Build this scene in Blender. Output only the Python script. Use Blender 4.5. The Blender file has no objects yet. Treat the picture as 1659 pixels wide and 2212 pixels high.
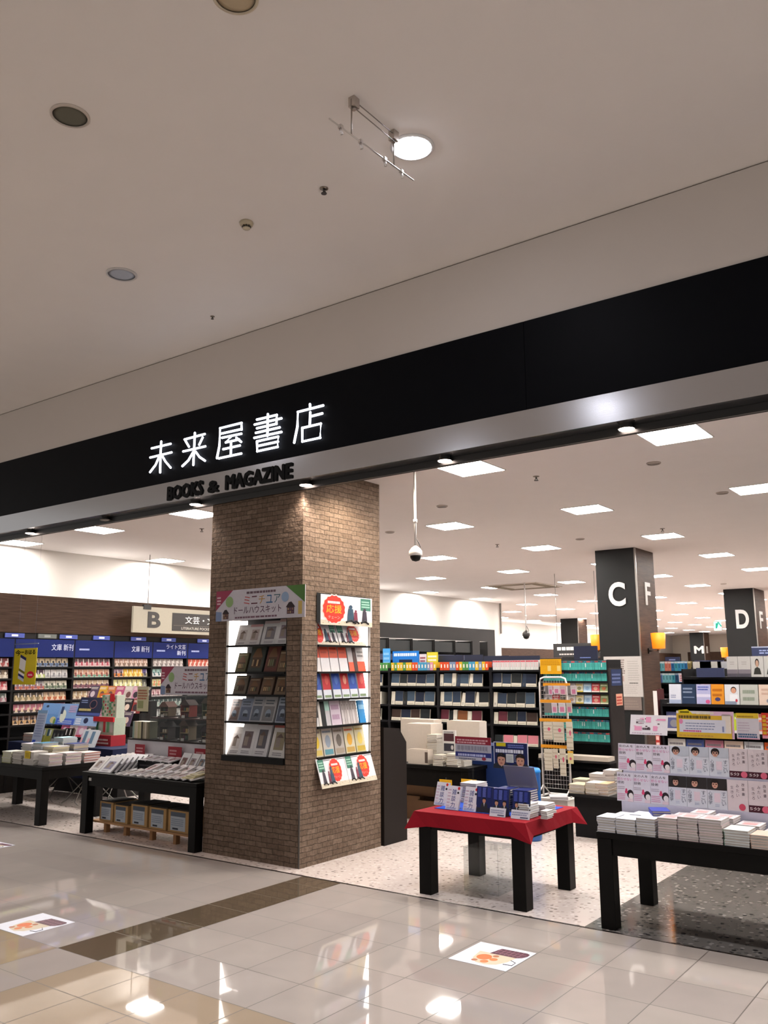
import bpy, math, random
from mathutils import Matrix, Vector
random.seed(11)
SC = bpy.context.scene
COL = SC.collection
PI = math.pi

# ------------------------------------------------------------------ camera
CAM = Vector((0, 0, 2.0))
ROT = Matrix(((0.803952, 0.112746, 0.583909), (0.594661, -0.142066, -0.791325), (-0.006265, 0.983415, -0.18126)))
cd = bpy.data.cameras.new('camera')
cd.sensor_fit = 'HORIZONTAL'; cd.sensor_width = 36.0; cd.lens = 40.008; cd.clip_start = 0.05; cd.clip_end = 300
cam = bpy.data.objects.new('camera', cd); COL.objects.link(cam)
cam.matrix_world = Matrix.Translation(CAM) @ ROT.to_4x4()
SC.camera = cam
# ------------------------------------------------------------------ exposure and world
vs = SC.view_settings
vs.view_transform = 'Standard'; vs.look = 'None'; vs.gamma = 1.0; vs.exposure = 0.0; vs.use_curve_mapping = False
SC.cycles.use_denoising = True
SC.cycles.max_bounces = 8; SC.cycles.transparent_max_bounces = 12
SC.cycles.sample_clamp_indirect = 6.0
WORLD_STRENGTH = 0.60
MALL_W = 640.0
PANEL_L, MALL_L, SPOT_W, COVE_W, NICHE_L = 94.0, 70.0, 75.0, 9.0, 5.0
w = bpy.data.worlds.new('world'); SC.world = w; w.use_nodes = True
bg = w.node_tree.nodes['Background']; bg.inputs[0].default_value = (1.0, 0.95, 0.91, 1); bg.inputs[1].default_value = WORLD_STRENGTH


def lamp(name, kind, loc, watts, color=(1, 1, 1), rot=(0, 0, 0), **kw):
    l = bpy.data.lights.new(name, kind); l.energy = watts; l.color = color
    for k, v in kw.items(): setattr(l, k, v)
    o = bpy.data.objects.new(name, l); COL.objects.link(o); o.location = loc; o.rotation_euler = rot
    return o


# ------------------------------------------------------------------ helpers
def lin(h):
    r = []
    for i in (0, 2, 4):
        c = int(h[i:i + 2], 16) / 255
        r.append(c / 12.92 if c <= .04045 else ((c + .055) / 1.055) ** 2.4)
    return (r[0], r[1], r[2], 1.0)


def at(u, v, x=None, y=None, z=None):
    """a point of the photograph on a known plane of the shop, in metres"""
    d = ROT @ Vector((u - 829.5, 1106 - v, -1843.7))
    if x is not None: return CAM + d * (x / d.x)
    if y is not None: return CAM + d * (y / d.y)
    return CAM + d * ((z - CAM.z) / d.z)


M = {}


def mat(name, rough=.5, metal=0.0, coat=0.0, spec=.5, noise=.06, nscale=30, bump=0.0, bscale=200, color=None, gain=1.0):
    m = bpy.data.materials.new(name); m.use_nodes = True
    nt = m.node_tree; N = nt.nodes; L = nt.links; p = N['Principled BSDF']
    p.inputs['Roughness'].default_value = rough; p.inputs['Metallic'].default_value = metal
    p.inputs['Coat Weight'].default_value = coat; p.inputs['Specular IOR Level'].default_value = spec
    if color: src = N.new('ShaderNodeRGB'); src.outputs[0].default_value = lin(color); so = src.outputs[0]
    else: src = N.new('ShaderNodeAttribute'); src.attribute_name = 'Col'; so = src.outputs['Color']
    tc = N.new('ShaderNodeTexCoord'); nz = N.new('ShaderNodeTexNoise'); nz.inputs['Scale'].default_value = nscale
    L.new(tc.outputs['Object'], nz.inputs['Vector'])
    mr = N.new('ShaderNodeMapRange'); mr.inputs[3].default_value = (1 - noise) * gain; mr.inputs[4].default_value = (1 + noise) * gain
    L.new(nz.outputs[0], mr.inputs[0])
    hv = N.new('ShaderNodeMix'); hv.data_type = 'RGBA'; hv.blend_type = 'MULTIPLY'; hv.inputs[0].default_value = 1
    L.new(so, hv.inputs[6]); L.new(mr.outputs[0], hv.inputs[7]); L.new(hv.outputs[2], p.inputs['Base Color'])
    if bump:
        n2 = N.new('ShaderNodeTexNoise'); n2.inputs['Scale'].default_value = bscale; L.new(tc.outputs['Object'], n2.inputs['Vector'])
        b = N.new('ShaderNodeBump'); b.inputs['Strength'].default_value = bump; b.inputs['Distance'].default_value = .004
        L.new(n2.outputs[0], b.inputs['Height']); L.new(b.outputs[0], p.inputs['Normal'])
    M[name] = m
    return m


def glow(name, color, strength, noise=0.0):
    m = bpy.data.materials.new(name); m.use_nodes = True; nt = m.node_tree
    p = nt.nodes['Principled BSDF']; p.inputs['Base Color'].default_value = lin(color)
    p.inputs['Emission Color'].default_value = lin(color); p.inputs['Emission Strength'].default_value = strength
    M[name] = m
    return m


mat('paper', .6, spec=.3, gain=.72); mat('gloss', .42, spec=.2, gain=.72); mat('matte', .85); mat('plastic', .4); mat('metal', .32, metal=1.0, noise=.03)
mat('cloth', .9, spec=.2, bump=.35, bscale=350); mat('blackwood', .45, spec=.12, noise=.25, nscale=18); mat('wall', .8, noise=.02, nscale=3)
mat('bag', .22, coat=.4, bump=.5, bscale=40, gain=.75); mat('flat', .95, spec=.1, noise=.03); mat('dark', .5, spec=.14, noise=.05)
glow('panel_light', 'fffaf4', PANEL_L); glow('mall_light', 'f3f4ff', MALL_L); glow('sign_light', 'eef3ff', 3.0)
glow('spot_light', 'ffe9dc', 40.0); glow('niche_light', 'fff6ee', NICHE_L); glow('orange_light', 'ff8618', .85); glow('green_light', '9fe8dc', 1.2)
glow('tag_light', '7f98e8', .5)


def clear(name, tint, base, edge, body=None):
    m = bpy.data.materials.new(name); m.use_nodes = True; nt = m.node_tree; N = nt.nodes; L = nt.links
    N.remove(N['Principled BSDF']); out = N['Material Output']
    t = N.new('ShaderNodeBsdfTransparent'); t.inputs[0].default_value = lin(tint)
    g = N.new('ShaderNodeBsdfGlossy'); g.inputs['Roughness'].default_value = .05
    if body: g = N.new('ShaderNodeBsdfPrincipled'); g.inputs['Base Color'].default_value = lin(body); g.inputs['Roughness'].default_value = .2
    lw = N.new('ShaderNodeLayerWeight'); lw.inputs[0].default_value = .5
    pw = N.new('ShaderNodeMath'); pw.operation = 'POWER'; pw.inputs[1].default_value = 4; L.new(lw.outputs['Facing'], pw.inputs[0])
    mr = N.new('ShaderNodeMapRange'); mr.inputs[3].default_value = base; mr.inputs[4].default_value = edge; L.new(pw.outputs[0], mr.inputs[0])
    mx = N.new('ShaderNodeMixShader'); L.new(mr.outputs[0], mx.inputs[0]); L.new(t.outputs[0], mx.inputs[1]); L.new(g.outputs[0], mx.inputs[2])
    L.new(mx.outputs[0], out.inputs['Surface'])
    M[name] = m


clear('acrylic', 'f4f6f6', .015, .3); clear('smoke', 'b0b0ba', .62, .75, '8f8b9b')
GL = {}


def glyphs(s, off=0.0):
    key = (s, off)
    if key not in GL:
        c = bpy.data.curves.new('writing', 'FONT'); c.body = s; c.resolution_u = 5 if off else 2; c.offset = off; c.fill_mode = 'FRONT'
        o = bpy.data.objects.new('writing', c)
        m = bpy.data.meshes.new_from_object(o)
        vs_ = [(v.co.x, v.co.y) for v in m.vertices]; fs = [tuple(f.vertices) for f in m.polygons]
        bpy.data.objects.remove(o); bpy.data.curves.remove(c); bpy.data.meshes.remove(m)
        xs = [a for a, b in vs_] or [0]; ys = [b for a, b in vs_] or [0]
        GL[key] = (vs_, fs, min(xs), max(xs), min(ys), max(ys))
    return GL[key]


CARD = Matrix(((1, 0, 0, 0), (0, 0, -1, 0), (0, 1, 0, 0), (0, 0, 0, 1)))       # u -> x, v -> z, n -> -y
FACEX = Matrix(((0, 0, 1, 0), (1, 0, 0, 0), (0, 1, 0, 0), (0, 0, 0, 1)))       # u -> y, v -> z, n -> +x


class B:
    """collects shapes and links them as one mesh object"""
    def __init__(s): s.v = []; s.f = []; s.c = []; s.s = []; s.T = Matrix()

    def p(s, q): s.v.append(tuple(s.T @ Vector(q))); return len(s.v) - 1

    def face(s, pts, c, smooth=False):
        s.f.append([s.p(q) for q in pts]); s.c.append(c); s.s.append(smooth)

    def add(s, ids, c, smooth=False): s.f.append(ids); s.c.append(c); s.s.append(smooth)

    def box(s, a, b, c, top=None, front=None, side=None):
        x0, y0, z0 = a; x1, y1, z1 = b
        i = [s.p(q) for q in ((x0, y0, z0), (x1, y0, z0), (x1, y1, z0), (x0, y1, z0), (x0, y0, z1), (x1, y0, z1), (x1, y1, z1), (x0, y1, z1))]
        for ids, cc in (((3, 2, 1, 0), c), ((4, 5, 6, 7), top or c), ((0, 1, 5, 4), front or c), ((1, 2, 6, 5), side or c), ((2, 3, 7, 6), c), ((3, 0, 4, 7), side or c)):
            s.add([i[k] for k in ids], cc)
        return s

    def cyl(s, p, q, r, c, n=12, r2=None, cap=True):
        p = Vector(p); q = Vector(q); d = (q - p).normalized(); r2 = r if r2 is None else r2
        a = d.orthogonal().normalized(); b = d.cross(a)
        r1 = [s.p(p + (a * math.cos(2 * PI * k / n) + b * math.sin(2 * PI * k / n)) * r) for k in range(n)]
        rr = [s.p(q + (a * math.cos(2 * PI * k / n) + b * math.sin(2 * PI * k / n)) * r2) for k in range(n)]
        for k in range(n): s.add([r1[k], r1[(k + 1) % n], rr[(k + 1) % n], rr[k]], c, True)
        if cap: s.add(r1[::-1], c); s.add(rr, c)
        return s

    def tube(s, pts, r, c, n=8, closed=False):
        pts = [Vector(q) for q in pts]; rings = []; m = len(pts)
        for k, q in enumerate(pts):
            d = (pts[min(k + 1, m - 1)] - pts[max(k - 1, 0)]).normalized()
            a = d.cross(Vector((.31, .11, .95))).normalized(); b = d.cross(a)
            rings.append([s.p(q + (a * math.cos(2 * PI * j / n) + b * math.sin(2 * PI * j / n)) * r) for j in range(n)])
        for k in range(m - 1):
            for j in range(n): s.add([rings[k][j], rings[k][(j + 1) % n], rings[k + 1][(j + 1) % n], rings[k + 1][j]], c, True)
        s.add(rings[0][::-1], c); s.add(rings[-1], c)
        return s

    def lathe(s, prof, c, n=24, o=(0, 0, 0), cap=True):
        rings = [[s.p((o[0] + r * math.cos(2 * PI * k / n), o[1] + r * math.sin(2 * PI * k / n), o[2] + z)) for k in range(n)] for r, z in prof]
        for i in range(len(prof) - 1):
            for k in range(n): s.add([rings[i][k], rings[i][(k + 1) % n], rings[i + 1][(k + 1) % n], rings[i + 1][k]], c, True)
        if cap: s.add(rings[0][::-1], c); s.add(rings[-1], c)
        return s

    def poly(s, pts, c, z=0.0): s.face([(a, b, z) for a, b in pts], c); return s

    def rect(s, x0, y0, x1, y1, c, z=0.0): return s.poly(((x0, y0), (x1, y0), (x1, y1), (x0, y1)), c, z)

    def ell(s, cx, cy, rx, ry, c, z=0.0, n=16, a0=0, a1=360):
        return s.poly([(cx + rx * math.cos(math.radians(a0 + (a1 - a0) * k / n)), cy + ry * math.sin(math.radians(a0 + (a1 - a0) * k / n))) for k in range(n + (a1 - a0 < 360))], c, z)

    def prism(s, pts, z0, z1, c, top=None):
        a = [s.p((x, y, z0)) for x, y in pts]; b = [s.p((x, y, z1)) for x, y in pts]; n = len(pts)
        s.add(a[::-1], c); s.add(b, top or c)
        for k in range(n): s.add([a[k], a[(k + 1) % n], b[(k + 1) % n], b[k]], c)
        return s

    def text(s, t, x, y, h, c, z=0.0, w=None, ang=0.0, depth=0.0, fat=0.0, dil=0.0):
        """writing of height h, lower left corner at x, y, squeezed to width w; depth gives raised letters"""
        vs_, fs, x0, x1, y0, y1 = glyphs(t, fat)
        k = h / max(y1 - y0, .01); kx = k if w is None else w / max(x1 - x0, .01)
        ca, sa = math.cos(ang), math.sin(ang)
        for q in range(12 if dil else 1):
            ox, oy = dil * math.cos(q * PI / 6), dil * math.sin(q * PI / 6)
            P = [((a - x0) * kx + ox, (b - y0) * k + oy) for a, b in vs_]
            ids = [s.p((x + a * ca - b * sa, y + a * sa + b * ca, z + depth + q * .00004)) for a, b in P]
            for f in fs: s.add([ids[e] for e in f], c)
            if depth:
                low = [s.p((x + a * ca - b * sa, y + a * sa + b * ca, z)) for a, b in P]
                cnt = {(f[e], f[(e + 1) % len(f)]) for f in fs for e in range(len(f))}
                for (a, b) in cnt:
                    if (b, a) not in cnt: s.add([low[a], low[b], ids[b], ids[a]], c)
        return s

    def vtext(s, t, x, y, h, c, z=0.0, gap=1.12):
        """upright column of characters, first one on top; x, y is the top left corner"""
        for k, ch in enumerate(t): s.text(ch, x, y - h * (k * gap + 1), h, c, z, w=h)
        return s

    def bars(s, x0, y0, x1, y1, n, c, z=0.0, fill=.5, seed=1):
        """lines of print too small to read"""
        r = random.Random(seed); H = (y1 - y0) / n
        for k in range(n):
            x = x0; y = y1 - H * (k + 1)
            while x < x1 - .1 * (x1 - x0):
                wd = (x1 - x0) * r.uniform(.035, .1); s.rect(x, y, min(x + wd, x1), y + H * fill, c, z); x += wd * 1.22
        return s

    def mesh(s, name):
        me = bpy.data.meshes.new(name); me.from_pydata(s.v, [], s.f)
        at_ = me.attributes.new('Col', 'FLOAT_COLOR', 'CORNER'); buf = []; cache = {}
        for f, c in zip(s.f, s.c):
            if isinstance(c, str):
                if c not in cache: cache[c] = lin(c)
                c = cache[c]
            buf += list(c) * len(f)
        at_.data.foreach_set('color', buf)
        me.polygons.foreach_set('use_smooth', s.s); me.update()
        return me

    def build(s, name, m, parent=None, loc=None, rz=0.0, bevel=0.0):
        me = s.mesh(name); me.materials.append(M[m] if isinstance(m, str) else m)
        o = bpy.data.objects.new(name, me); COL.objects.link(o)
        if parent: o.parent = parent
        if loc is not None: o.location = loc
        o.rotation_euler = (0, 0, rz)
        if bevel: b = o.modifiers.new('bevel', 'BEVEL'); b.width = bevel; b.segments = 2; b.limit_method = 'ANGLE'
        return o


def tag(o, label, cat, group=None, kind=None):
    o['label'] = label; o['category'] = cat
    if group: o['group'] = group
    if kind: o['kind'] = kind
    return o


def thing(name, label, cat, loc=(0, 0, 0), rz=0.0, group=None, tilt=0.0):
    o = bpy.data.objects.new(name, None); COL.objects.link(o); o.empty_display_size = .05
    o.location = loc; o.rotation_euler = (tilt, 0, rz)
    return tag(o, label, cat, group)


def inst(me, name, label, cat, loc, rz=0.0, group=None, tilt=0.0, parts=()):
    """one more thing that shares a mesh; parts = (name, mesh) of its children"""
    o = bpy.data.objects.new(name, me); COL.objects.link(o); o.location = loc; o.rotation_euler = (tilt, 0, rz)
    tag(o, label, cat, group)
    for n, m2 in parts:
        c = bpy.data.objects.new(n, m2); COL.objects.link(c); c.parent = o
    return o


def copy_thing(src, loc, label, rz=None, group=None):
    r = src.copy(); COL.objects.link(r); r.location = loc; r['label'] = label
    if rz is not None: r.rotation_euler = (src.rotation_euler[0], 0, rz)
    if group: r['group'] = group
    for ch in list(src.children):
        c = ch.copy(); COL.objects.link(c); c.parent = r
        for g in list(ch.children):
            d = g.copy(); COL.objects.link(d); d.parent = c
    return r


def struct(o): o['kind'] = 'structure'; return o


ORD = ['first', 'second', 'third', 'fourth', 'fifth', 'sixth', 'seventh', 'eighth', 'ninth', 'tenth', 'eleventh', 'twelfth', 'thirteenth', 'fourteenth', 'fifteenth', 'sixteenth', 'seventeenth', 'eighteenth', 'nineteenth', 'twentieth']
_T = ['twenty', 'thirty', 'forty', 'fifty', 'sixty', 'seventy']


def nth(k):
    if k < 20: return ORD[k]
    t, r = divmod(k + 1, 10)
    if r == 0: return _T[t - 2][:-1] + 'ieth'
    return _T[t - 2] + '-' + ORD[r - 1]


# ------------------------------------------------------------------ procedural surfaces of the setting
def tex_mat(name, fn, rough=.5, metal=0.0, spec=.5):
    m = bpy.data.materials.new(name); m.use_nodes = True; nt = m.node_tree
    p = nt.nodes['Principled BSDF']; p.inputs['Roughness'].default_value = rough; p.inputs['Metallic'].default_value = metal
    p.inputs['Specular IOR Level'].default_value = spec
    fn(nt, nt.nodes, nt.links, p); M[name] = m
    return m


def ramp(N, *stops):
    r = N.new('ShaderNodeValToRGB'); e = r.color_ramp.elements
    while len(e) < len(stops): e.new(.5)
    for k, (pos, c) in enumerate(stops): e[k].position = pos; e[k].color = lin(c)
    return r


def tiles(c1, c2, mortar):
    def fn(nt, N, L, p):
        tc = N.new('ShaderNodeTexCoord'); mp = N.new('ShaderNodeMapping'); mp.inputs['Location'].default_value = (3.031 + 40 * .4875, -5.456 + 40 * .4875, 0)
        L.new(tc.outputs['Object'], mp.inputs[0])
        b = N.new('ShaderNodeTexBrick'); b.offset = 0; b.squash = 1
        for k, v in (('Scale', 1.0), ('Mortar Size', .0042), ('Mortar Smooth', .2), ('Brick Width', .4875), ('Row Height', .4875), ('Bias', 0.0)): b.inputs[k].default_value = v
        b.inputs['Color1'].default_value = lin(c1); b.inputs['Color2'].default_value = lin(c2); b.inputs['Mortar'].default_value = lin(mortar)
        L.new(mp.outputs[0], b.inputs['Vector']); 
        nz = N.new('ShaderNodeTexNoise'); nz.inputs['Scale'].default_value = 2.5; L.new(tc.outputs['Object'], nz.inputs[0])
        mx = N.new('ShaderNodeMix'); mx.data_type = 'RGBA'; mx.blend_type = 'MULTIPLY'; mx.inputs[0].default_value = .18
        L.new(b.outputs['Color'], mx.inputs[6]); L.new(nz.outputs[0], mx.inputs[7]); L.new(mx.outputs[2], p.inputs['Base Color'])
        mr = N.new('ShaderNodeMapRange'); mr.inputs[3].default_value = .03; mr.inputs[4].default_value = .6; L.new(b.outputs['Fac'], mr.inputs[0]); L.new(mr.outputs[0], p.inputs['Roughness'])
        n2 = N.new('ShaderNodeTexNoise'); n2.inputs['Scale'].default_value = 3.2; L.new(tc.outputs['Object'], n2.inputs[0])
        bp = N.new('ShaderNodeBump'); bp.inputs['Strength'].default_value = .009; bp.inputs['Distance'].default_value = .01
        L.new(n2.outputs[0], bp.inputs['Height']); L.new(bp.outputs[0], p.inputs['Normal'])
    return fn


tex_mat('tile_beige', tiles('a39a94', '9c938e', '4f4640'), .05, spec=.6)
tex_mat('tile_tan', tiles('9d8c79', '968674', '52463b'), .05, spec=.6)
tex_mat('tile_brown', tiles('574b3d', '54483b', '443a30'), .05, spec=.55)


def terrazzo(base, dark, light, mid, sc=26):
    def fn(nt, N, L, p):
        tc = N.new('ShaderNodeTexCoord')
        v = N.new('ShaderNodeTexVoronoi'); v.inputs['Scale'].default_value = sc; L.new(tc.outputs['Object'], v.inputs['Vector'])
        bw = N.new('ShaderNodeSeparateColor'); L.new(v.outputs['Color'], bw.inputs[0])
        r = ramp(N, (0.0, dark), (.09, dark), (.11, mid), (.38, mid), (.41, base), (.8, base), (.84, light)); r.color_ramp.interpolation = 'LINEAR'
        L.new(bw.outputs[0], r.inputs[0])
        d = N.new('ShaderNodeMapRange'); d.inputs[1].default_value = .34; d.inputs[2].default_value = .5; L.new(v.outputs['Distance'], d.inputs[0])
        mx = N.new('ShaderNodeMix'); mx.data_type = 'RGBA'; L.new(d.outputs[0], mx.inputs[0]); L.new(r.outputs[0], mx.inputs[6]); mx.inputs[7].default_value = lin(base)
        L.new(mx.outputs[2], p.inputs['Base Color'])
    return fn


tex_mat('terrazzo_pale', terrazzo('cbbeb8', '857a75', 'd8cec9', 'b5a8a1'), .12); tex_mat('terrazzo_dark', terrazzo('68635f', '232222', '8f8884', '524e4b', 24), .12)


def brick(nt, N, L, p):
    tc = N.new('ShaderNodeTexCoord'); sp = N.new('ShaderNodeSeparateXYZ'); L.new(tc.outputs['Object'], sp.inputs[0])
    ad = N.new('ShaderNodeMath'); L.new(sp.outputs[0], ad.inputs[0]); L.new(sp.outputs[1], ad.inputs[1])
    nzw = N.new('ShaderNodeTexNoise'); nzw.inputs['Scale'].default_value = 14; L.new(tc.outputs['Object'], nzw.inputs[0])
    wob = N.new('ShaderNodeMath'); wob.operation = 'MULTIPLY_ADD'; wob.inputs[1].default_value = .022; L.new(nzw.outputs[0], wob.inputs[0]); L.new(sp.outputs[2], wob.inputs[2])
    cb = N.new('ShaderNodeCombineXYZ'); L.new(ad.outputs[0], cb.inputs[0]); L.new(wob.outputs[0], cb.inputs[1])
    b = N.new('ShaderNodeTexBrick'); b.offset = .5
    for k, v in (('Scale', 1.0), ('Mortar Size', .0035), ('Mortar Smooth', .5), ('Brick Width', .165), ('Row Height', .054)): b.inputs[k].default_value = v
    b.inputs['Color1'].default_value = lin('6f5e50'); b.inputs['Color2'].default_value = lin('5d4d40'); b.inputs['Mortar'].default_value = lin('3f342b')
    L.new(cb.outputs[0], b.inputs['Vector'])
    nz = N.new('ShaderNodeTexNoise'); nz.inputs['Scale'].default_value = 22; nz.inputs['Detail'].default_value = 6; L.new(tc.outputs['Object'], nz.inputs[0])
    mx = N.new('ShaderNodeMix'); mx.data_type = 'RGBA'; mx.blend_type = 'OVERLAY'; mx.inputs[0].default_value = .6
    L.new(b.outputs['Color'], mx.inputs[6]); L.new(nz.outputs[0], mx.inputs[7]); L.new(mx.outputs[2], p.inputs['Base Color'])
    inv = N.new('ShaderNodeMath'); inv.operation = 'MULTIPLY_ADD'; inv.inputs[1].default_value = -1.0; L.new(b.outputs['Fac'], inv.inputs[0]); 
    ns = N.new('ShaderNodeMath'); ns.operation = 'MULTIPLY'; ns.inputs[1].default_value = .9; L.new(nz.outputs[0], ns.inputs[0]); L.new(ns.outputs[0], inv.inputs[2])
    bp = N.new('ShaderNodeBump'); bp.inputs['Strength'].default_value = .9; bp.inputs['Distance'].default_value = .02
    L.new(inv.outputs[0], bp.inputs['Height']); L.new(bp.outputs[0], p.inputs['Normal'])


tex_mat('brick', brick, .85, spec=.25)


def brushed(nt, N, L, p):
    p.inputs['Base Color'].default_value = lin('b9babd')
    tc = N.new('ShaderNodeTexCoord'); mp = N.new('ShaderNodeMapping'); mp.inputs['Scale'].default_value = (2, 300, 300); L.new(tc.outputs['Object'], mp.inputs[0])
    nz = N.new('ShaderNodeTexNoise'); nz.inputs['Scale'].default_value = 1.0; L.new(mp.outputs[0], nz.inputs[0])
    mr = N.new('ShaderNodeMapRange'); mr.inputs[3].default_value = .15; mr.inputs[4].default_value = .24; L.new(nz.outputs[0], mr.inputs[0]); L.new(mr.outputs[0], p.inputs['Roughness'])


tex_mat('brushed_steel', brushed, .34, metal=1.0)


def grain(c1, c2):
    def fn(nt, N, L, p):
        tc = N.new('ShaderNodeTexCoord'); mp = N.new('ShaderNodeMapping'); mp.inputs['Scale'].default_value = (1.5, 1.5, 26); L.new(tc.outputs['Object'], mp.inputs[0])
        nz = N.new('ShaderNodeTexNoise'); nz.inputs['Scale'].default_value = 2.0; nz.inputs['Detail'].default_value = 5; L.new(mp.outputs[0], nz.inputs[0])
        r = ramp(N, (.3, c1), (.7, c2)); L.new(nz.outputs[0], r.inputs[0]); L.new(r.outputs[0], p.inputs['Base Color'])
    return fn


tex_mat('walnut', grain('30221b', '46342a'), .55, spec=.12)

# ------------------------------------------------------------------ SETTING: floors
FY = 6.689                                    # plane of the shopfront
X0, X1 = -19.0, 7.0
xs, xe, ys = -5.956, -5.4685, 3.9935          # brown strip of tiles and where it stops
b = B()
mats = []
for (x0, y0, x1, y1, mi) in ((X0, ys, xs, FY, 0), (xs, ys, xe, FY, 2), (xe, ys, X1, FY, 0), (X0, -9, xs, ys, 1), (xs, -9, xe, ys, 0), (xe, -9, -2.5435, ys, 1), (-2.5435, -9, X1, ys, 0)):
    b.face(((x0, y0, 0), (x1, y0, 0), (x1, y1, 0), (x0, y1, 0)), 'ffffff'); mats.append(mi)
o = struct(b.build('floor', 'tile_beige')); o.data.materials.append(M['tile_tan']); o.data.materials.append(M['tile_brown'])
o.data.polygons.foreach_set('material_index', mats)
b = B(); mats = []
for (x0, y0, x1, y1, mi) in ((-22, FY + .02, -3.02, 64, 0), (-3.02, FY + .02, X1, 64, 1)):
    b.face(((x0, y0, 0), (x1, y0, 0), (x1, y1, 0), (x0, y1, 0)), 'ffffff'); mats.append(mi)
o = struct(b.build('floor', 'terrazzo_pale')); o.data.materials.append(M['terrazzo_dark']); o.data.polygons.foreach_set('material_index', mats)
struct(B().box((X0, FY - .006, -.02), (X1, FY + .02, .002), '4a4340').build('trim_1', 'metal'))
# ceilings, walls
ZM, ZS = 5.906, 4.25
struct(B().box((X0, -9, ZM), (X1, FY + .3, ZM + .1), 'e6e0dc').build('ceiling', 'wall'))
struct(B().box((-22, FY + .25, ZS), (X1, 64, ZS + .1), 'efe8e4').build('ceiling', 'wall'))
struct(B().box((X0, FY, 5.115), (X1, FY + .12, ZM - .012), 'c2bab3').build('wall_front', 'wall'))
struct(B().box((X0, FY + .012, ZM - .012), (X1, FY + .12, ZM), '5d5148').build('trim_2', 'matte'))  # dark strip whose colour holds the shade of the gap under the ceiling
o = struct(B().box((X0, FY - .012, 4.275), (-3.334, FY + .12, 5.115), '030409').box((-3.330, FY - .012, 4.275), (X1, FY + .12, 5.115), '030409').build('trim_3', 'plastic'))
o.data.materials[0] = mat('fascia_black', .5, spec=.08, noise=.02)
struct(B().box((X0, FY - .02, 4.019), (X1, FY + .19, 4.275), 'b9babd').build('trim_4', 'brushed_steel'))
struct(B().box((X0, FY + .175, 3.952), (X1, FY + .2, 4.018), '161413').build('trim_5', 'plastic'))
struct(B().box((X0, FY + .2, 3.96), (-7.66, FY + .26, 4.3), '2a2624').box((-6.17, FY + .2, 3.96), (X1, FY + .26, 4.3), '2a2624').build('wall_bulkhead', 'matte'))
struct(B().box((-14.75, FY, 0), (-14.59, 26.6, ZS), 'c6c0ba').build('wall_left', 'wall'))
struct(B().box((-14.59, 26.55, 3.2), (-14.54, 26.6, ZS), '6e6863').build('trim_6', 'matte'))
struct(B().box((-20.3, 26.6, 0), (-20.15, 64, ZS), 'c6c0ba').build('wall_left', 'wall'))
struct(B().box((-20.15, 26.45, 0), (-14.75, 26.6, ZS), 'c6c0ba').build('wall_left_return', 'wall'))
struct(B().box((-20.15, 62, 0), (X1, 62.2, ZS), 'b8aea2').build('wall_back', 'wall'))
struct(B().box((5.5, FY + .3, 0), (5.7, 62, ZS), 'd8d2cc').build('wall_right', 'wall'))
# ------------------------------------------------------------------ shopfront signs
STROKES = {'a': [[(-8.54, 4.756), (-8.179, 4.756)], [(-8.561, 4.64), (-8.155, 4.643)], [(-8.36, 4.815), (-8.364, 4.668), (-8.357, 4.419)], [(-8.384, 4.63), (-8.452, 4.528), (-8.553, 4.45)], [(-8.338, 4.635), (-8.263, 4.543), (-8.161, 4.451)]],
 'b': [[(-7.921, 4.768), (-7.561, 4.774)], [(-7.903, 4.746), (-7.837, 4.664)], [(-7.596, 4.737), (-7.653, 4.658)], [(-7.938, 4.62), (-7.544, 4.62)], [(-7.738, 4.818), (-7.742, 4.613), (-7.746, 4.423)], [(-7.76, 4.58), (-7.838, 4.493), (-7.943, 4.438)], [(-7.714, 4.583), (-7.641, 4.505), (-7.542, 4.444)]],
 'c': [[(-6.937, 4.721), (-6.94, 4.80), (-7.298, 4.80), (-7.301, 4.584), (-7.336, 4.444)], [(-7.29, 4.73), (-6.94, 4.726)], [(-7.258, 4.677), (-6.94, 4.671)], [(-7.114, 4.665), (-7.194, 4.61), (-6.975, 4.609)], [(-7.019, 4.636), (-6.94, 4.575)], [(-7.233, 4.535), (-6.959, 4.535)], [(-7.106, 4.6), (-7.105, 4.436)], [(-7.303, 4.436), (-6.933, 4.436)]],
 'd': [[(-6.692, 4.794), (-6.385, 4.792), (-6.388, 4.69)], [(-6.727, 4.742), (-6.314, 4.74)], [(-6.689, 4.692), (-6.388, 4.69)], [(-6.706, 4.641), (-6.338, 4.64)], [(-6.728, 4.586), (-6.311, 4.583)], [(-6.523, 4.826), (-6.525, 4.576)], [(-6.685, 4.538), (-6.358, 4.538), (-6.364, 4.422), (-6.678, 4.422), (-6.685, 4.538)], [(-6.678, 4.482), (-6.36, 4.481)]],
 'e': [[(-5.895, 4.82), (-5.892, 4.768)], [(-5.708, 4.771), (-6.07, 4.767), (-6.074, 4.602), (-6.118, 4.43)], [(-5.89, 4.729), (-5.895, 4.59)], [(-5.89, 4.682), (-5.72, 4.685)], [(-6.003, 4.574), (-5.738, 4.576), (-5.746, 4.422), (-6.0, 4.422), (-6.003, 4.574)]]}
t = thing('shop_sign', 'glowing white shop name of five characters on the black fascia', 'sign', (-7.1, FY - .012, 4.6))
for key in 'abcde':
    b = B()
    for st in STROKES[key]:
        b.tube([(x + 7.1, -.022, z - 4.6) for x, z in st], .0138, 'ffffff', 8)
        for x, z in st: b.lathe([(.003, -.0138), (.01, -.01), (.0138, 0), (.01, .01), (.003, .0138)], 'ffffff', 8, (x + 7.1, -.022, z - 4.6))
    b.build('character', 'sign_light', t)
t = thing('shop_lettering', 'raised black capital letters BOOKS & MAGAZINE on the steel band', 'sign', (-7.18, FY - .02, 4.048))
xx = -8.211
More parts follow.
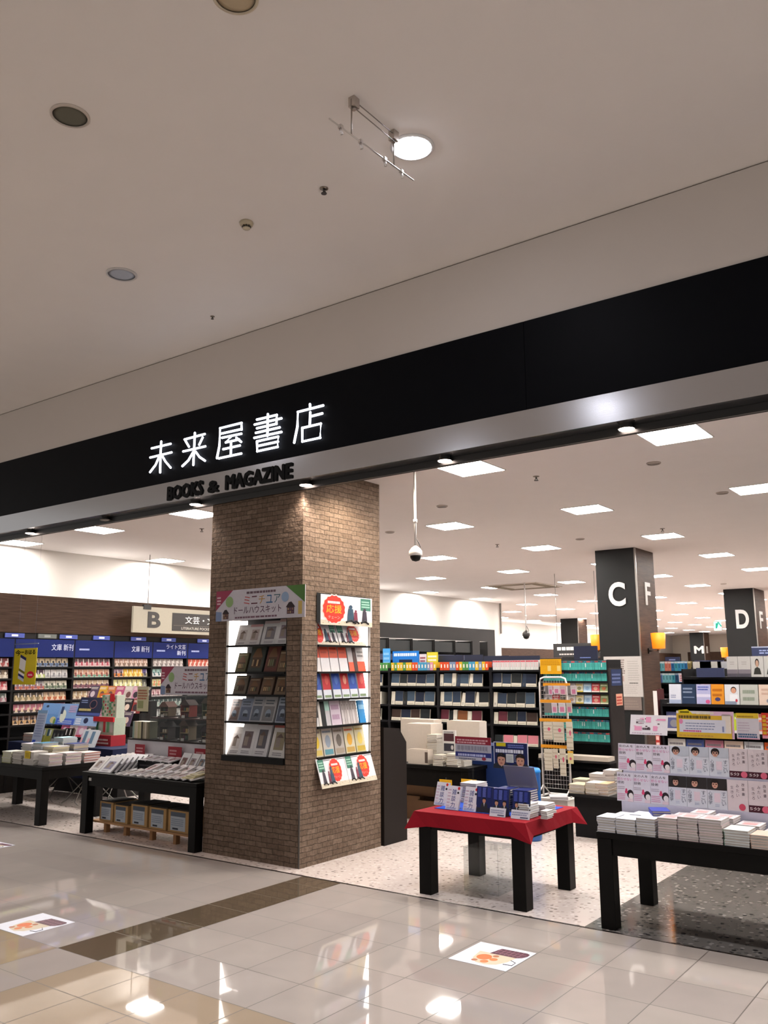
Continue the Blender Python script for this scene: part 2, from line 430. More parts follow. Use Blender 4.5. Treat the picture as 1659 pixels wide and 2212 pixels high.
for word, x0, x1, h in (('BOOKS', -8.211, -7.568, .16), ('&', -7.485, -7.30, .128), ('MAGAZINE', -7.19, -6.143, .16)):
    b = B(); b.T = CARD; b.text(word, x0 + 7.18 + .01, 0, h, '050506', 0, w=x1 - x0 - .02, depth=.016, dil=.0095); b.build('word', 'dark', t)

# downlights of the soffit
for k, x in enumerate((-11.453, -9.66, -7.888, -6.10, -4.304, -2.486, -.68)):
    off = k == 1
    t = thing('soffit_downlight', ('unlit round downlight' if off else 'lit round downlight') + ' in the steel soffit, %s along the shopfront from the left' % nth(k), 'downlight', (x, FY + .14, 3.985), 0, 'downlights of the soffit')
    B().lathe([(.045, .034), (.052, .034), (.054, .004), (.076, .002), (.077, -.002), (.066, -.002)], '8f8c89', 20, cap=False).build('rim', 'metal', t)
    B().lathe([(.066, -.001), (.062, -.006), (.04, -.010), (.002, -.012)], 'fff4ea' if not off else '8a857e', 20).build('lens', 'plastic' if off else 'spot_light', t)
    if not off:
        lamp('soffit_lamp', 'SPOT', (x, FY + .14, 3.965), SPOT_W, (1, .86, .76), spot_size=math.radians(125), spot_blend=.8, shadow_soft_size=.04)

# ------------------------------------------------------------------ brick pillar with two lit display niches
CX0, CX1, CY0, CY1 = -7.645, -6.19, 6.895, 8.29
N1 = (-7.353, -6.41, 1.03, 2.585); N2 = (7.14, 8.1, 1.03, 2.57); ND = .235
pillar = thing('brick_pillar', 'tall grey brown brick pillar under the shop sign with two lit niches', 'pillar', (CX0, CY0, 0))
b = B(); b.T = Matrix.Translation((-CX0, -CY0, 0))


def ring(b, q, a0, a1, z0, z1, h):
    u0, u1, w0, w1 = h
    for p in (((a0, z0), (a1, z0), (a1, w0), (a0, w0)), ((a0, w1), (a1, w1), (a1, z1), (a0, z1)), ((a0, w0), (u0, w0), (u0, w1), (a0, w1)), ((u1, w0), (a1, w0), (a1, w1), (u1, w1))):
        b.face([q(a, z) for a, z in p], 'ffffff')


ring(b, lambda a, z: (a, CY0, z), CX0, CX1, 0, 4.26, N1)
ring(b, lambda a, z: (CX1, a, z), CY0, CY1, 0, 4.26, N2)
b.face(((CX0, CY1, 0), (CX0, CY0, 0), (CX0, CY0, 4.26), (CX0, CY1, 4.26)), 'ffffff'); b.face(((CX1, CY1, 0), (CX0, CY1, 0), (CX0, CY1, 4.26), (CX1, CY1, 4.26)), 'ffffff')
b.build('brick_face', 'brick', pillar)
g = B().box((0, -.004, 0), (.022, .0, 2.385), '6e6a66').box((.0, -.004, 0), (.004, .022, 2.385), '6e6a66'); o = g.build('corner_guard', 'metal', pillar, (CX1 - CX0 - .018, -.001, 0))


def niche(name, label, T, wd, zs, h0, h1, strip_left):
    """shelf box set in the pillar: local x along the face, y inwards"""
    t = thing(name, label, 'display shelves', T[0], T[1])
    B().box((0, ND - .012, h0), (wd, ND, h1), '1f1e20').build('back_panel', 'matte', t)
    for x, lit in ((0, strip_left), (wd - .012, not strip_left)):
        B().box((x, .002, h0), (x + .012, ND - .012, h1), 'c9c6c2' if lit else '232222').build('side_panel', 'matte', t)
    B().box((.012, 0, h1 - .012), (wd - .012, ND - .012, h1), '1d1c1c').build('top_panel', 'matte', t)
    xa = .0125 if strip_left else wd - .0165
    B().box((xa, .03, h0 + .03), (xa + .004, ND - .03, h1 - .02), 'ffffff').build('light_strip', 'niche_light', t)
    x0 = .018 if strip_left else wd - .118
    B().box((x0, ND - .02, h0 + .03), (x0 + .1, ND - .0125, h1 - .02), 'ffffff').build('light_strip', 'niche_light', t)
    B().box((0, -.03 if strip_left else -.012, h0 - .02), (wd, .0, h0 + (.04 if strip_left else .01)), '121212').build('front_ledge', 'blackwood', t)
    for z in zs: B().box((.018, -.012, z - .022), (wd - .018, ND - .021, z), '121212').build('shelf', 'blackwood', t)
    return t


ZF = (2.28, 1.98, 1.735, 1.44, 1.075); ZR = (2.272, 1.98, 1.684, 1.396, 1.075)
niche('display_niche', 'glowing niche of black shelves in the front of the brick pillar', ((N1[0], CY0 - .001, 0), 0), N1[1] - N1[0], ZF, N1[2], N1[3], True)
niche('display_niche', 'glowing niche of black shelves in the right side of the brick pillar', ((CX1 + .001, N2[0], 0), PI / 2), N2[1] - N2[0], ZR, N2[2], N2[3], False)


# goods in the front niche
def kit_bag(wd, h, th, base, pic, hdr=None, kind=0, seed=0):
    """a flat kit in a clear bag or box: picture panel, header card, small print"""
    r = random.Random(seed); b = B(); b.box((-wd / 2, 0, 0), (wd / 2, th, h), base); b.T = CARD
    z = .0012
    if kind == 0:
        b.rect(-wd * .3, h * .22, wd * .3, h * .75, pic, z); b.rect(-wd * .22, h * .3, wd * .05, h * .6, '8d8076', z * 2); b.poly(((-wd * .25, h * .58), (wd * .22, h * .58), (0, h * .71)), '5f4a42', z * 2)
        b.bars(-wd * .3, h * .06, wd * .3, h * .17, 2, '8f8b92', z, seed=seed)
    elif kind == 1:
        b.rect(-wd * .46, h * .03, wd * .46, h * .97, pic, z); b.poly(((-wd * .36, h * .5), (wd * .36, h * .5), (wd * .1, h * .82), (-wd * .15, h * .8)), '7a5b42', z * 2)
        b.rect(-wd * .3, h * .15, wd * .32, h * .5, '5b4636', z * 2)
        for k in range(4): b.rect(-wd * .26 + k * wd * .15, h * .2, -wd * .17 + k * wd * .15, h * .42, r.choice(('c8a878', '9d8a6a', '3b2e26', '6f7a5a')), z * 3)
        b.bars(-wd * .4, h * .86, wd * .4, h * .95, 1, 'cbb89a', z * 3, seed=seed)
    else:
        b.rect(-wd * .42, h * .05, wd * .42, h * .62, pic, z); b.bars(-wd * .35, h * .7, wd * .35, h * .92, 2, '55606c', z, seed=seed)
        b.ell(0, h * .34, wd * .22, h * .16, '8fa0b4', z * 2); b.rect(-wd * .15, h * .2, wd * .2, h * .34, '3f4752', z * 2)
    if hdr: b.rect(-wd / 2, h * .88, wd / 2, h, hdr, z * 2)
    return b


ROWS = [(2.28, .006, ((265, 380, 140, 'd9d6d4', 'bdb5b2', 0, None), (375, 490, 140, 'd6d2d2', 'b0a2a0', 0, 'c59a9a'), (500, 640, 160, 'c8c8ca', '6d6a70', 0, 'b9a9a9'), (630, 742, 170, 'd0d0d2', '8a7f88', 0, 'c7a9a5'))),
        (1.98, .006, ((270, 370, 130, '4d4a36', '6d6a48', 1, None), (382, 520, 195, '2f3330', '454a44', 1, None), (530, 650, 195, '4a2c28', '6b4038', 1, '8b2d2d'), (645, 742, 140, '5d4a38', '77624a', 1, None))),
        (1.735, .006, ((255, 375, 125, '57524a', '6f675a', 1, None), (390, 490, 108, '4f3f36', '6a5244', 1, None), (500, 610, 118, '5f4c40', '74604e', 1, None), (625, 738, 118, '5a4a3e', '7a6650', 1, None))),
        (1.44, .006, ((212, 308, 145, '9a8f90', '6f5a58', 2, None), (307, 418, 150, '8f9ab0', '5f6c86', 2, None), (412, 514, 165, 'a9acb2', '5d6878', 2, None), (508, 625, 165, 'b2b2b4', '77787c', 2, None), (640, 735, 175, 'a5b0c0', '4a566c', 2, None))),
        (1.075, .006, ((196, 318, 180, 'e6e2e0', 'cfc8c6', 0, None), (312, 442, 205, 'dedde0', '6a5a60', 0, None), (440, 572, 225, 'd9d8dc', '54525c', 0, '9a4a4a'), (586, 728, 210, 'dcd9d6', '8f8468', 0, 'b86a60')))]
NAMES = (('white bagged dollhouse kit', 'top'), ('dark boxed dollhouse kit', 'second'), ('brown boxed dollhouse kit', 'third'), ('blue grey bagged dollhouse kit', 'fourth'), ('large white bagged dollhouse kit', 'bottom'))
kx = .94 / 545
for (z, y0, items), (nm, row) in zip(ROWS, NAMES):
    for k, (a, c, h, base, pic, kind, hdr) in enumerate(items):
        wd = (c - a) * kx * .97; hh = h / 580
        x = max(-7.353 + ((a + c) / 2 - 205) * kx, -7.335 + wd / 2)
        b = kit_bag(wd, hh, .025, base, pic, hdr, kind, k + int(z * 10))
        o = b.build('kit_bag', 'bag' if kind != 1 else 'gloss'); o.location = (x, CY0 + .035, z); o.rotation_euler = (-.3, 0, random.uniform(-.03, .03))
        tag(o, '%s, %s from left, %s shelf of front niche' % (nm, nth(k), row), 'craft kit', 'kits on the %s shelf of the front niche' % row)


# cheering posters and books of the right niche
def cheer_poster(b, W, H, mirror=False, small=False):
    """white card with a red burst, small drawn figures, sandy ground"""
    z = .0015; X = (lambda f: (1 - f) * W) if mirror else (lambda f: f * W)
    b.rect(0, 0, W, H * .16, 'd8cdb8', z)
    gx = sorted((X(.76), X(.97))); b.rect(gx[0], H * .55, gx[1], H * .97, '3f7a68', z)
    b.bars(gx[0] + W * .02, H * .66, gx[1] - W * .02, H * .92, 3, 'a8d8c0', z * 2, seed=3)
    cx, cy = (.24 * W, .53 * H) if not mirror else (.6 * W, .56 * H)
    rx, ry = .2 * W, .44 * H
    if mirror: rx, ry = .2 * W, .38 * H
    pts = [(cx + rx * (1 + .07 * (k % 2)) * math.cos(2 * PI * k / 32), cy + ry * (1 + .07 * (k % 2)) * math.sin(2 * PI * k / 32)) for k in range(32)]
    b.poly([(cx + (x - cx) * 1.1, cy + (y - cy) * 1.08) for x, y in pts], 'f4ded4', z * 2); b.poly(pts, 'd8301f', z * 3)
    b.text('応援', cx - rx * .72, cy - ry * .3, ry * .62, 'f7c21a', z * 4, w=rx * 1.44)
    b.bars(cx - rx * .6, cy + ry * .42, cx + rx * .6, cy + ry * .68, 1, 'f4e8e4', z * 4, .7, 5); b.text('チェーン', cx - rx * .55, cy - ry * .74, ry * .24, 'f6b8b0', z * 4, w=rx * 1.1)
    for f, c, s in ((.56, '2f4a5f', 1.0), (.66, '7a2f45', .62), (.84, '3b3340', .8)):
        x = X(f); b.ell(x, H * (.3 + .34 * s), W * .035 * s, H * .07 * s, c, z * 4)
        b.poly(((x - W * .07 * s, H * .14), (x + W * .07 * s, H * .14), (x + W * .045 * s, H * (.3 + .28 * s)), (x - W * .045 * s, H * (.3 + .28 * s))), c, z * 4)
        b.tube([(x - W * .09 * s, H * .12, z * 4), (x, H * .2, z * 4), (x + W * .1 * s, H * .1, z * 4)], W * .012, '2a2a30', 5)
    for k in range(10): b.ell(W * (.04 + .1 * k), H * .06 + H * .04 * (k % 3), W * .012, H * .02, 'b9a68a', z * 2, 8)


def card(name, W, H, th, base, fn, label, cat, loc, rz=0, tilt=0, group=None, m='paper', parts=None, origin='bl'):
    b = B().box((0, 0, 0), (W, th, H), base); b.T = CARD; fn(b)
    o = b.build(name, m); o.location = loc; o.rotation_euler = (tilt, 0, rz)
    return tag(o, label, cat, group)


RX = CX1
W, H = .93, .335
o = card('cheer_poster', W, H, .008, 'eceaf0', lambda b: cheer_poster(b, W, H), 'white poster with a red burst at the top of the right niche', 'poster', (RX + .022, 7.175, 2.49), PI / 2, .0, 'cheering posters')
B().box((-.055, .009, .02), (W * .98, .0125, H + .012), '161616').build('backing_board', 'dark', o)
for k, (y0, wd, mir) in enumerate(((7.155, .43, False), (7.6, .49, True))):
    card('cheer_poster', wd, .27, .006, 'e9e4e6', lambda b: cheer_poster(b, wd, .27, mir), 'smaller white poster with a red burst, %s on the top shelf of the right niche' % ('left' if k == 0 else 'right'), 'poster', (RX - .05 , y0, 2.274), PI / 2, -.35, 'cheering posters')
for k, (y0, wd) in enumerate(((7.125, .465), (7.595, .49))):
    card('cheer_poster', wd, .31, .006, 'e9e6ec', lambda b: cheer_poster(b, wd, .31, True), '%s white red-burst poster sloping out below the right niche' % ('left' if k == 0 else 'right'), 'poster', (RX + .105, y0, .766), PI / 2, -.33, 'cheering posters')


def face_book(wd, h, th, front, spine, deco=(), page='e9e2d4'):
    b = B().box((-wd / 2, 0, 0), (wd / 2, th, h), front, top=page, side=spine); b.T = CARD
    for k, (kind, a, c, d, e, col) in enumerate(deco):
        f = b.rect if kind == 'r' else b.ell
        if kind == 'b': b.bars(a * wd, c * h, d * wd, e * h, 2 if h > .2 else 1, col, .001 + k * .0004, seed=k)
        elif kind == 'r': b.rect(a * wd, c * h, d * wd, e * h, col, .001 + k * .0004)
        else: b.ell(a * wd, c * h, d * wd, e * h, col, .001 + k * .0004, 12)
    return b


ky = .95 / 470
RR = [(1.98, 'second', ((1025, 1082, 168, 'dfd9d8', (('r', -.5, .45, .5, .98, 'd9573a'), ('b', -.4, .6, .4, .85, 'b03a24')), 'red and white paperback'),) + tuple((a, a + 76, 168, 'dcd8da', (('r', -.5, .45, .5, .98, 'd9573a'), ('b', -.4, .6, .4, .85, 'b03a24')), 'red and white paperback') for a in (1084, 1162, 1242)) + ((1325, 1372, 150, 'b9b2b2', (('r', -.5, 0, .5, .35, 'd9573a'),), 'grey and red paperback'), (1374, 1402, 150, '4a2f2c', (), 'dark brown paperback'), (1404, 1478, 140, 'cfc9c8', (('r', -.5, 0, .5, .4, 'd9573a'), ('b', -.4, .6, .4, .9, '8d8886')), 'grey paperback with a red foot'))),
      (1.684, 'third', tuple((a, a + 70, 165, 'd8dce6', (('r', -.5, .3, .5, .98, c), ('e', .05, .62, .22, .16, c2), ('r', -.4, .04, .4, .12, '7a8f6a')), nm) for a, c, c2, nm in ((1025, '2b4fa8', '4a74c8', 'blue and white comic'), (1106, 'c0262e', 'e2584e', 'red and white comic'), (1188, '2b4fa8', '4a74c8', 'blue and white comic'), (1264, 'c0262e', 'f0a088', 'red and white comic'), (1338, '2b4fa8', '4a74c8', 'blue and white comic'), (1416, 'c0262e', 'e2584e', 'red and white comic')))),
      (1.396, 'fourth', ((1022, 1068, 130, '35302e', (('r', -.5, 0, .5, .35, 'd0cccc'),), 'black and white book'), (1070, 1092, 140, 'e4dfd6', (), 'cream book'), (1094, 1126, 160, '191819', (), 'black book'), (1128, 1168, 160, 'a9d2c4', (('r', -.5, 0, .5, .5, 'c8c4c6'),), 'mint green book'), (1172, 1262, 152, 'd6c6d2', (('b', -.4, .2, .4, .9, 'b08fa6'),), 'pale pink magazine')) + tuple((1266 + 24 * k, 1289 + 24 * k, 130, ('cfc6c4', 'bdb3b0')[k % 2], (('r', -.3, .6, .3, .85, '9a8f8c'),), 'pale grey thin book') for k in range(6)) + ((1420, 1480, 128, '2f8fd0', (('r', -.4, .6, .4, .8, '8fc8ec'),), 'bright blue book'),)),
      (1.075, 'bottom', tuple((1015 + 94 * k, 1105 + 94 * k, 170, ('cfc4a8', 'c9c0b4', 'b9b0a8', 'd8cfb0', 'd4caa4')[k], (('b', -.45, .72, .45, .97, ('8a6f6a', '6f7a8a', '7a6a5a', 'c0562f', 'b8902f')[k]), ('e', 0, .45, .26, .2, ('e2c23a', '8f9aa8', '6f665e', 'e0a83a', 'ead06a')[k]), ('r', -.4, .04, .4, .2, ('d9c06a', '5f9aa8', 'a89a8a', 'c9a45a', 'd0b24a')[k])), 'cream magazine with colour pictures') for k in range(5)))]
for z, row, items in RR:
    for k, (a, c, h, base, deco, nm) in enumerate(items):
        wd = (c - a) * ky * .96; b = face_book(wd, h / 495, .018, base, base, deco); o = b.build('softcover_book', 'gloss')
        o.location = (RX - .035, 7.14 + ((a + c) / 2 - 1020) * ky, z); o.rotation_euler = (-.2, 0, PI / 2)
        tag(o, '%s, %s from left, %s shelf of right niche' % (nm, nth(k), row), 'book', 'books on the %s shelf of the right niche' % row)


# dollhouse banner
def house(b, x, y, s, c, z):
    b.rect(x - s * .42, y, x + s * .42, y + s * .6, c, z); b.poly(((x - s * .55, y + s * .58), (x + s * .55, y + s * .58), (x + s * .1, y + s * 1.05), (x - s * .2, y + s)), '2f2226', z + .0004)
    for i in range(3):
        for j in range(2): b.rect(x - s * .34 + i * s * .25, y + s * .06 + j * s * .27, x - s * .17 + i * s * .25, y + s * .24 + j * s * .27, ('8a6a5a', 'a08a6a', '6a4a5a')[(i + j) % 3], z + .0008)


def doll_banner(b, W, H):
    z = .0012
    b.poly(((0, H), (0, H * .35), (W * .2, H)), '9a3a55', z); b.poly(((W, H), (W * .8, H), (W, H * .45)), '4f7a3a', z)
    b.poly(((0, 0), (W * .07, 0), (W * .07, H * .3), (0, H * .32)), '7f93b8', z); b.rect(W * .93, H * .1, W * .97, H * .5, 'c8ae62', z)
    b.ell(W * .16, H * .62, W * .045, H * .18, '8fae76', z); b.ell(W * .79, H * .66, W * .04, H * .16, '8fa8c8', z)
    house(b, W * .12, H * .06, H * .3, '5a4038', z * 2); house(b, W * .85, H * .12, H * .36, '4a3040', z * 2)
    b.bars(W * .36, H * .84, W * .7, H * .93, 1, '6a5560', z * 2, .8, 2)
    for k, (ch, c) in enumerate(zip('ミニチュア', ('c04a4a', '6a3a4a', 'c0923a', '3a6a9a', '2f5f6a'))): b.text(ch, W * (.33 + .085 * k), H * .5, H * .26, c, z * 2, w=W * .07)
    b.text('ドールハウスキット', W * .22, H * .2, H * .24, '5a3450', z * 2, w=W * .53); b.bars(W * .23, H * .06, W * .73, H * .13, 1, '7a5a6a', z * 2, .8, 4)
    b.bars(W * .012, H * .55, W * .06, H * .85, 3, 'e8c8d0', z * 2, .5, 6)


W, H = 1.385, .35
card('dollhouse_banner', W, H, .008, 'c9c6d0', lambda b: doll_banner(b, W, H), 'dollhouse kit banner across the front of the brick pillar above the niche', 'banner', (-7.527, CY0 - .0095, 2.558), 0, 0, 'dollhouse banners')
# ------------------------------------------------------------------ things on the concourse ceiling
def disc(name, label, cat, x, y, z, r, ringc, c, m='plastic', m2='plastic', parts=('rim', 'grille'), dome=0.0, group=None):
    t = thing(name, label, cat, (x, y, z), 0, group)
    B().lathe([(r, -.0), (r * 1.16, 0), (r * 1.16, -.008), (r * 1.02, -.016), (r, -.006)], ringc, 40, cap=False).build(parts[0], m2, t)
    B().lathe([(r, -.004), (r * .7, -.006 - dome * .7), (r * .3, -.007 - dome), (.002, -.008 - dome)], c, 40).build(parts[1], m, t)
    return t


disc('ceiling_speaker', 'round olive grey speaker grille with a pale rim in the concourse ceiling', 'speaker', -5.045, 3.09, ZM, .118, 'bdb2a8', '5f5d50', 'matte')
disc('ceiling_speaker', 'half cut-off round beige disc at the top of the photo', 'speaker', -3.30, 3.03, ZM, .118, 'c4b69f', 'b5a58a', 'matte')
disc('unlit_downlight', 'large unlit pale blue downlight in the concourse ceiling', 'downlight', -6.83, 4.86, ZM, .13, 'bfbcbc', 'aab2c0', 'plastic', parts=('rim', 'lens'))
disc('bright_downlight', 'dazzling round downlight beside the hanging wire rod', 'downlight', -3.305, 4.868, ZM, .145, 'd8d6d6', 'ffffff', 'mall_light', parts=('rim', 'lens'), dome=.03)
lamp('downlight_beam', 'SPOT', (-3.305, 4.868, ZM - .06), MALL_W, (.95, .97, 1), spot_size=math.radians(76), spot_blend=.5, shadow_soft_size=.12)
for x, y in ((1.5, 4.868), (6.2, 4.868), (-8.2, -.5), (-10.2, 3.1), (1.5, -.5), (-4.72, 1.22), (-13.0, -3.4)):    # unseen downlights added to light the concourse; one inferred from the steel's bright spot
    disc('bright_downlight', 'unseen round downlight added to light the concourse', 'downlight', x, y, ZM, .145, 'd8d6d6', 'ffffff', 'mall_light', parts=('rim', 'lens'), dome=.03, group='unseen concourse downlights')
    lamp('downlight_beam', 'SPOT', (x, y, ZM - .06), MALL_W, (1, .96, .92), spot_size=math.radians(76), spot_blend=.5, shadow_soft_size=.12)


def detector(x, y, label):
    t = thing('smoke_detector', label, 'smoke detector', (x, y, ZM))
    B().lathe([(.058, 0), (.062, -.012), (.056, -.03), (.04, -.036), (.004, -.036)], 'b3a78e', 24).build('base', 'plastic', t)
    b = B()
    for k in range(8): a = k * PI / 4; b.box((-.006 + .032 * math.cos(a), -.006 + .032 * math.sin(a), -.056), (.006 + .032 * math.cos(a), .006 + .032 * math.sin(a), -.036), '3a352c')
    b.lathe([(.036, -.056), (.03, -.064), (.004, -.07)], 'c0b59c', 20); b.lathe([(.02, -.05), (.024, -.036)], 'a59a80', 12); b.build('sensor_cage', 'plastic', t)


detector(-5.11, 4.90, 'beige smoke detector on the concourse ceiling')


def sprinkler(x, y, z, label, s=1.0):
    t = thing('sprinkler', label, 'sprinkler', (x, y, z))
    B().lathe([(.036 * s, 0), (.036 * s, -.004), (.02 * s, -.01), (.004, -.01)], '8f867c', 16).build('escutcheon', 'metal', t)
    b = B(); b.cyl((0, 0, -.01), (0, 0, -.03 * s), .008 * s, '2a2522', 8); b.lathe([(.024 * s, -.044 * s), (.024 * s, -.048 * s)], '35302b', 12)
    for sx in (-1, 1): b.tube([(.007 * sx, 0, -.026 * s), (.017 * s * sx, 0, -.036 * s), (.006 * sx, 0, -.046 * s)], .004 * s, '35302b', 5)
    b.build('head', 'plastic', t)


sprinkler(-4.21, 4.90, ZM, 'black sprinkler head to the right of the beige smoke detector')
sprinkler(-6.89, 6.12, ZM, 'small dark sprinkler head close to the ceiling edge above the sign', .7)
sprinkler(-4.38, 1.9, ZM, 'tiny sprinkler near the top edge of the photo', .5)

t = thing('cable_track', 'thin steel rod with small clips hung by two brackets from the concourse ceiling', 'cable track', (-3.31, 4.4, ZM))
for y in (-.236, .235): B().box((-.026, y - .03, -.075), (.026, y + .03, 0), 'bfb8b2').cyl((0, y, -.075), (0, y, -.09), .016, 'a59f99', 10).build('ceiling_bracket', 'metal', t)
for y, zb in ((-.262, -.296), (.235, -.278)): B().cyl((.0, y, -.02), (0, y, zb), .0055, '9a938c', 8).build('drop_rod', 'metal', t)
for z in (-.03, -.085): B().cyl((0.012, -.236, z), (.012, .235, z), .004, '8d8680', 6).build('stay_wire', 'metal', t)
ln = B(); ln.cyl((0, -.5, -.305), (0, .488, -.268), .0055, 'c9c4c0', 8).build('rod', 'metal', t)
for k, y in enumerate((-.38, -.16, .12, .33)):
    z = -.305 + (y + .5) * .0375
    B().box((-.013, y - .014, z - .013), (.013, y + .014, z + .013), 'd6d2cf').cyl((0, y, z - .012), (0, y + .012, z - .05), .011, 'e6e4e4', 10).build('clip', 'metal', t)

# ------------------------------------------------------------------ shop ceiling
def ceiling_panel(x, y):
    t = thing('ceiling_light', 'x', 'ceiling light', (x, y, ZS), 0, 'square light panels of the shop ceiling'); s = .29
    b = B()
    for a in ((-s, -s, s, -s + .012), (-s, s - .012, s, s), (-s, -s + .012, -s + .012, s - .012), (s - .012, -s + .012, s, s - .012)): b.box((a[0], a[1], -.012), (a[2], a[3], -.0), 'e4e0dc')
    b.build('frame', 'plastic', t); s -= .012
    B().box((-s, -s, -.008), (s, s, -.001), 'ffffff').build('diffuser', 'panel_light', t)
    return t


first = None
for j in range(16):
    y = 8.23 + 3.225 * j
    row = 0
    for k in range(12):
        x = -18.75 + 2.32 * k + .01 * j
        if x < -14.2 and y < 27.5: continue
        if x > -.2 * y + 3.2 and y > 16 or x > 4.6: continue
        if abs(x + 6.1) < 1.0 and abs(y - 16.3) < .9: continue
        lb = 'square ceiling light panel, %s from the left in the %s row from the shopfront' % (nth(row), nth(j)); row += 1
        if first is None: first = ceiling_panel(x, y); first['label'] = lb
        else: copy_thing(first, (x, y, ZS), lb)
for k, (u, v) in enumerate(((842, 1149), (1253, 1164), (1412, 1000), (1560, 1064), (955, 1093), (1563, 1261))):
    q = at(u, v, z=ZS); disc('ceiling_vent', 'small round grey vent in the shop ceiling, %s of the six' % nth(k), 'vent', q.x, q.y, ZS, .068, 'a89d95', '8d837b', 'matte', group='round vents of the shop ceiling')
for k, (u, v) in enumerate(((1158, 1029), (1074, 1176), (1431, 1142), (1020, 1302), (436, 1142))):
    q = at(u, v, z=ZS); sprinkler(q.x, q.y, ZS, 'sprinkler head in the shop ceiling, %s of the five' % nth(k), 1.1)
q = at(1130, 1266, z=ZS)
t = thing('air_conditioner', 'square ceiling air conditioner with brown slotted vents in the shop ceiling', 'air conditioner', (q.x, q.y, ZS))
B().box((-.8, -.8, -.02), (.8, .8, -.0005), 'cfc6bc').build('panel', 'plastic', t)
for a in ((-.75, -.75, .75, -.48), (-.75, .48, .75, .75), (-.75, -.4, -.48, .4), (.48, -.4, .75, .4)): B().box((a[0], a[1], -.026), (a[2], a[3], -.02), '6f6350').build('slot', 'matte', t)


def dome_camera(u, v0, y, label, s=1.0, dark=False):
    q0 = at(u, v0, y=y); t = thing('dome_camera', label, 'security camera', (q0.x, y, ZS)); d = q0.z - ZS
    B().cyl((0, 0, 0), (0, 0, d + .2 * s), .018 * s, 'd8d4d0', 10).lathe([(.03 * s, d + .55 * s), (.03 * s, d + .6 * s)], 'd8d4d0', 10).build('pole', 'plastic', t)
    B().tube([(0.01, 0, d + .32 * s), (.05 * s, 0, d + .25 * s), (.07 * s, .02, d + .18 * s), (.02, 0, d + .13 * s)], .007 * s, '1c1b1a', 6).build('cable', 'plastic', t)
    B().lathe([(.02 * s, d + .2 * s), (.06 * s, d + .17 * s), (.098 * s, d + .12 * s), (.1 * s, d + .06 * s), (.085 * s, d + .05 * s)], '2c2a29' if dark else 'd9d5d2', 24).build('housing', 'plastic', t)
    B().lathe([(.084 * s, d + .055 * s), (.08 * s, d + .02 * s), (.055 * s, d - .02 * s), (.004, d - .035 * s)], '141312', 24).build('dome', 'gloss', t)


dome_camera(898, 1208, 7.9, 'white dome camera hanging on a long pole to the right of the brick pillar', .76)
dome_camera(1137, 1378, 20.5, 'small black dome camera hanging on a thin pole far back in the shop', 1.0, True)

# ------------------------------------------------------------------ dark pillars with white letters
def dark_pillar(x0, x1, y0, y1, label, lf=None, ls=None):
    t = thing('dark_pillar', label, 'pillar', (x0, y0, 0)); w, d = x1 - x0, y1 - y0
    B().box((0, 0, 0), (w, d, ZS), '1c1c1c').build('cladding', 'dark', t)
    B().box((w, .004, 0), (w + .006, d, ZS), '4a3c33').build('side_panel', 'walnut', t)
    B().box((w - .015, -.012, 0), (w + .014, .014, ZS), '8d8883').build('corner_guard', 'metal', t)
    if lf: ch, a0, a1, z0, z1 = lf; b = B(); b.T = Matrix.Translation((-x0, -.0125, 0)) @ CARD; b.text(ch, a0, z0, z1 - z0, 'b4b2b0', 0, w=a1 - a0, depth=.012, fat=.03 if ch != 'M' else 0, dil=.03 if ch == 'M' else 0); b.build('front_letter', 'plastic', t)
    if ls: ch, a0, a1, z0, z1 = ls; b = B(); b.T = Matrix.Translation((w + .007, -y0, 0)) @ FACEX; b.text(ch, a0, z0, z1 - z0, 'a8a4a0', 0, w=a1 - a0, depth=.012, fat=.02); b.build('side_letter', 'plastic', t)
    return t


PC = dark_pillar(-6.51, -5.72, 15.75, 16.75, 'dark grey square pillar with a white letter C', ('C', -6.27, -5.94, 3.15, 3.61), ('F', 16.16, 16.44, 3.18, 3.62))
PD = dark_pillar(-6.92, -6.08, 26.2, 27.45, 'dark grey square pillar with a white letter D at the right edge', ('D', -6.62, -6.26, 3.1, 3.64), ('F', 26.6, 27.0, 3.1, 3.6))
dark_pillar(-17.1, -16.25, 36.9, 37.9, 'far dark pillar without a letter, to the left of pillar C')
qm = at(1491, 1400, y=58); qn = at(1530, 1400, y=58)
ql = [at(u, v, y=58) for u, v in ((1501, 1411), (1519, 1396))]
dark_pillar(qm.x, qn.x - .25, 58, 59.2, 'smallest dark pillar with a white letter M at the far end', ('M', ql[0].x, ql[1].x, ql[0].z, ql[1].z), ('I', 58.4, 58.7, ql[0].z, ql[1].z))


def sconce(x, y, z, side, label, s=1.0):
    """orange drum shade on a short bracket; side = direction away from the pillar"""
    t = thing('wall_sconce', label, 'lamp', (x, y, z))
    B().box((-.02 - .2 * side, -.03, -.24), (.02 - .2 * side, .03, -.14), '3a3531').cyl((-.2 * side, 0, -.19), (0, 0, -.19), .012, '8a857f', 8).cyl((0, 0, -.2), (0, 0, -.15), .03, '8a857f', 10).build('bracket', 'metal', t)
    B().lathe([(.05, -.15), (.115, -.148), (.135, .14), (.1, .145)], 'ffae4a', 20).build('lamp_shade', 'orange_light', t)
    lamp('sconce_lamp', 'POINT', (x + .0, y, z + .25), 1.2, (1, .55, .15), shadow_soft_size=.1)


sconce(-5.51, 16.15, 2.50, 1, 'orange drum wall lamp on the right of pillar C'); sconce(-6.72, 16.15, 2.50, -1, 'orange drum wall lamp half hidden on the left of pillar C')
q = at(1567, 1409, y=26.8); sconce(q.x, 26.8, q.z, -1, 'orange drum wall lamp on the left of pillar D')
sconce(-5.87, 26.9, 2.2, 1, 'orange drum wall lamp on the right of pillar D, by the photo edge')
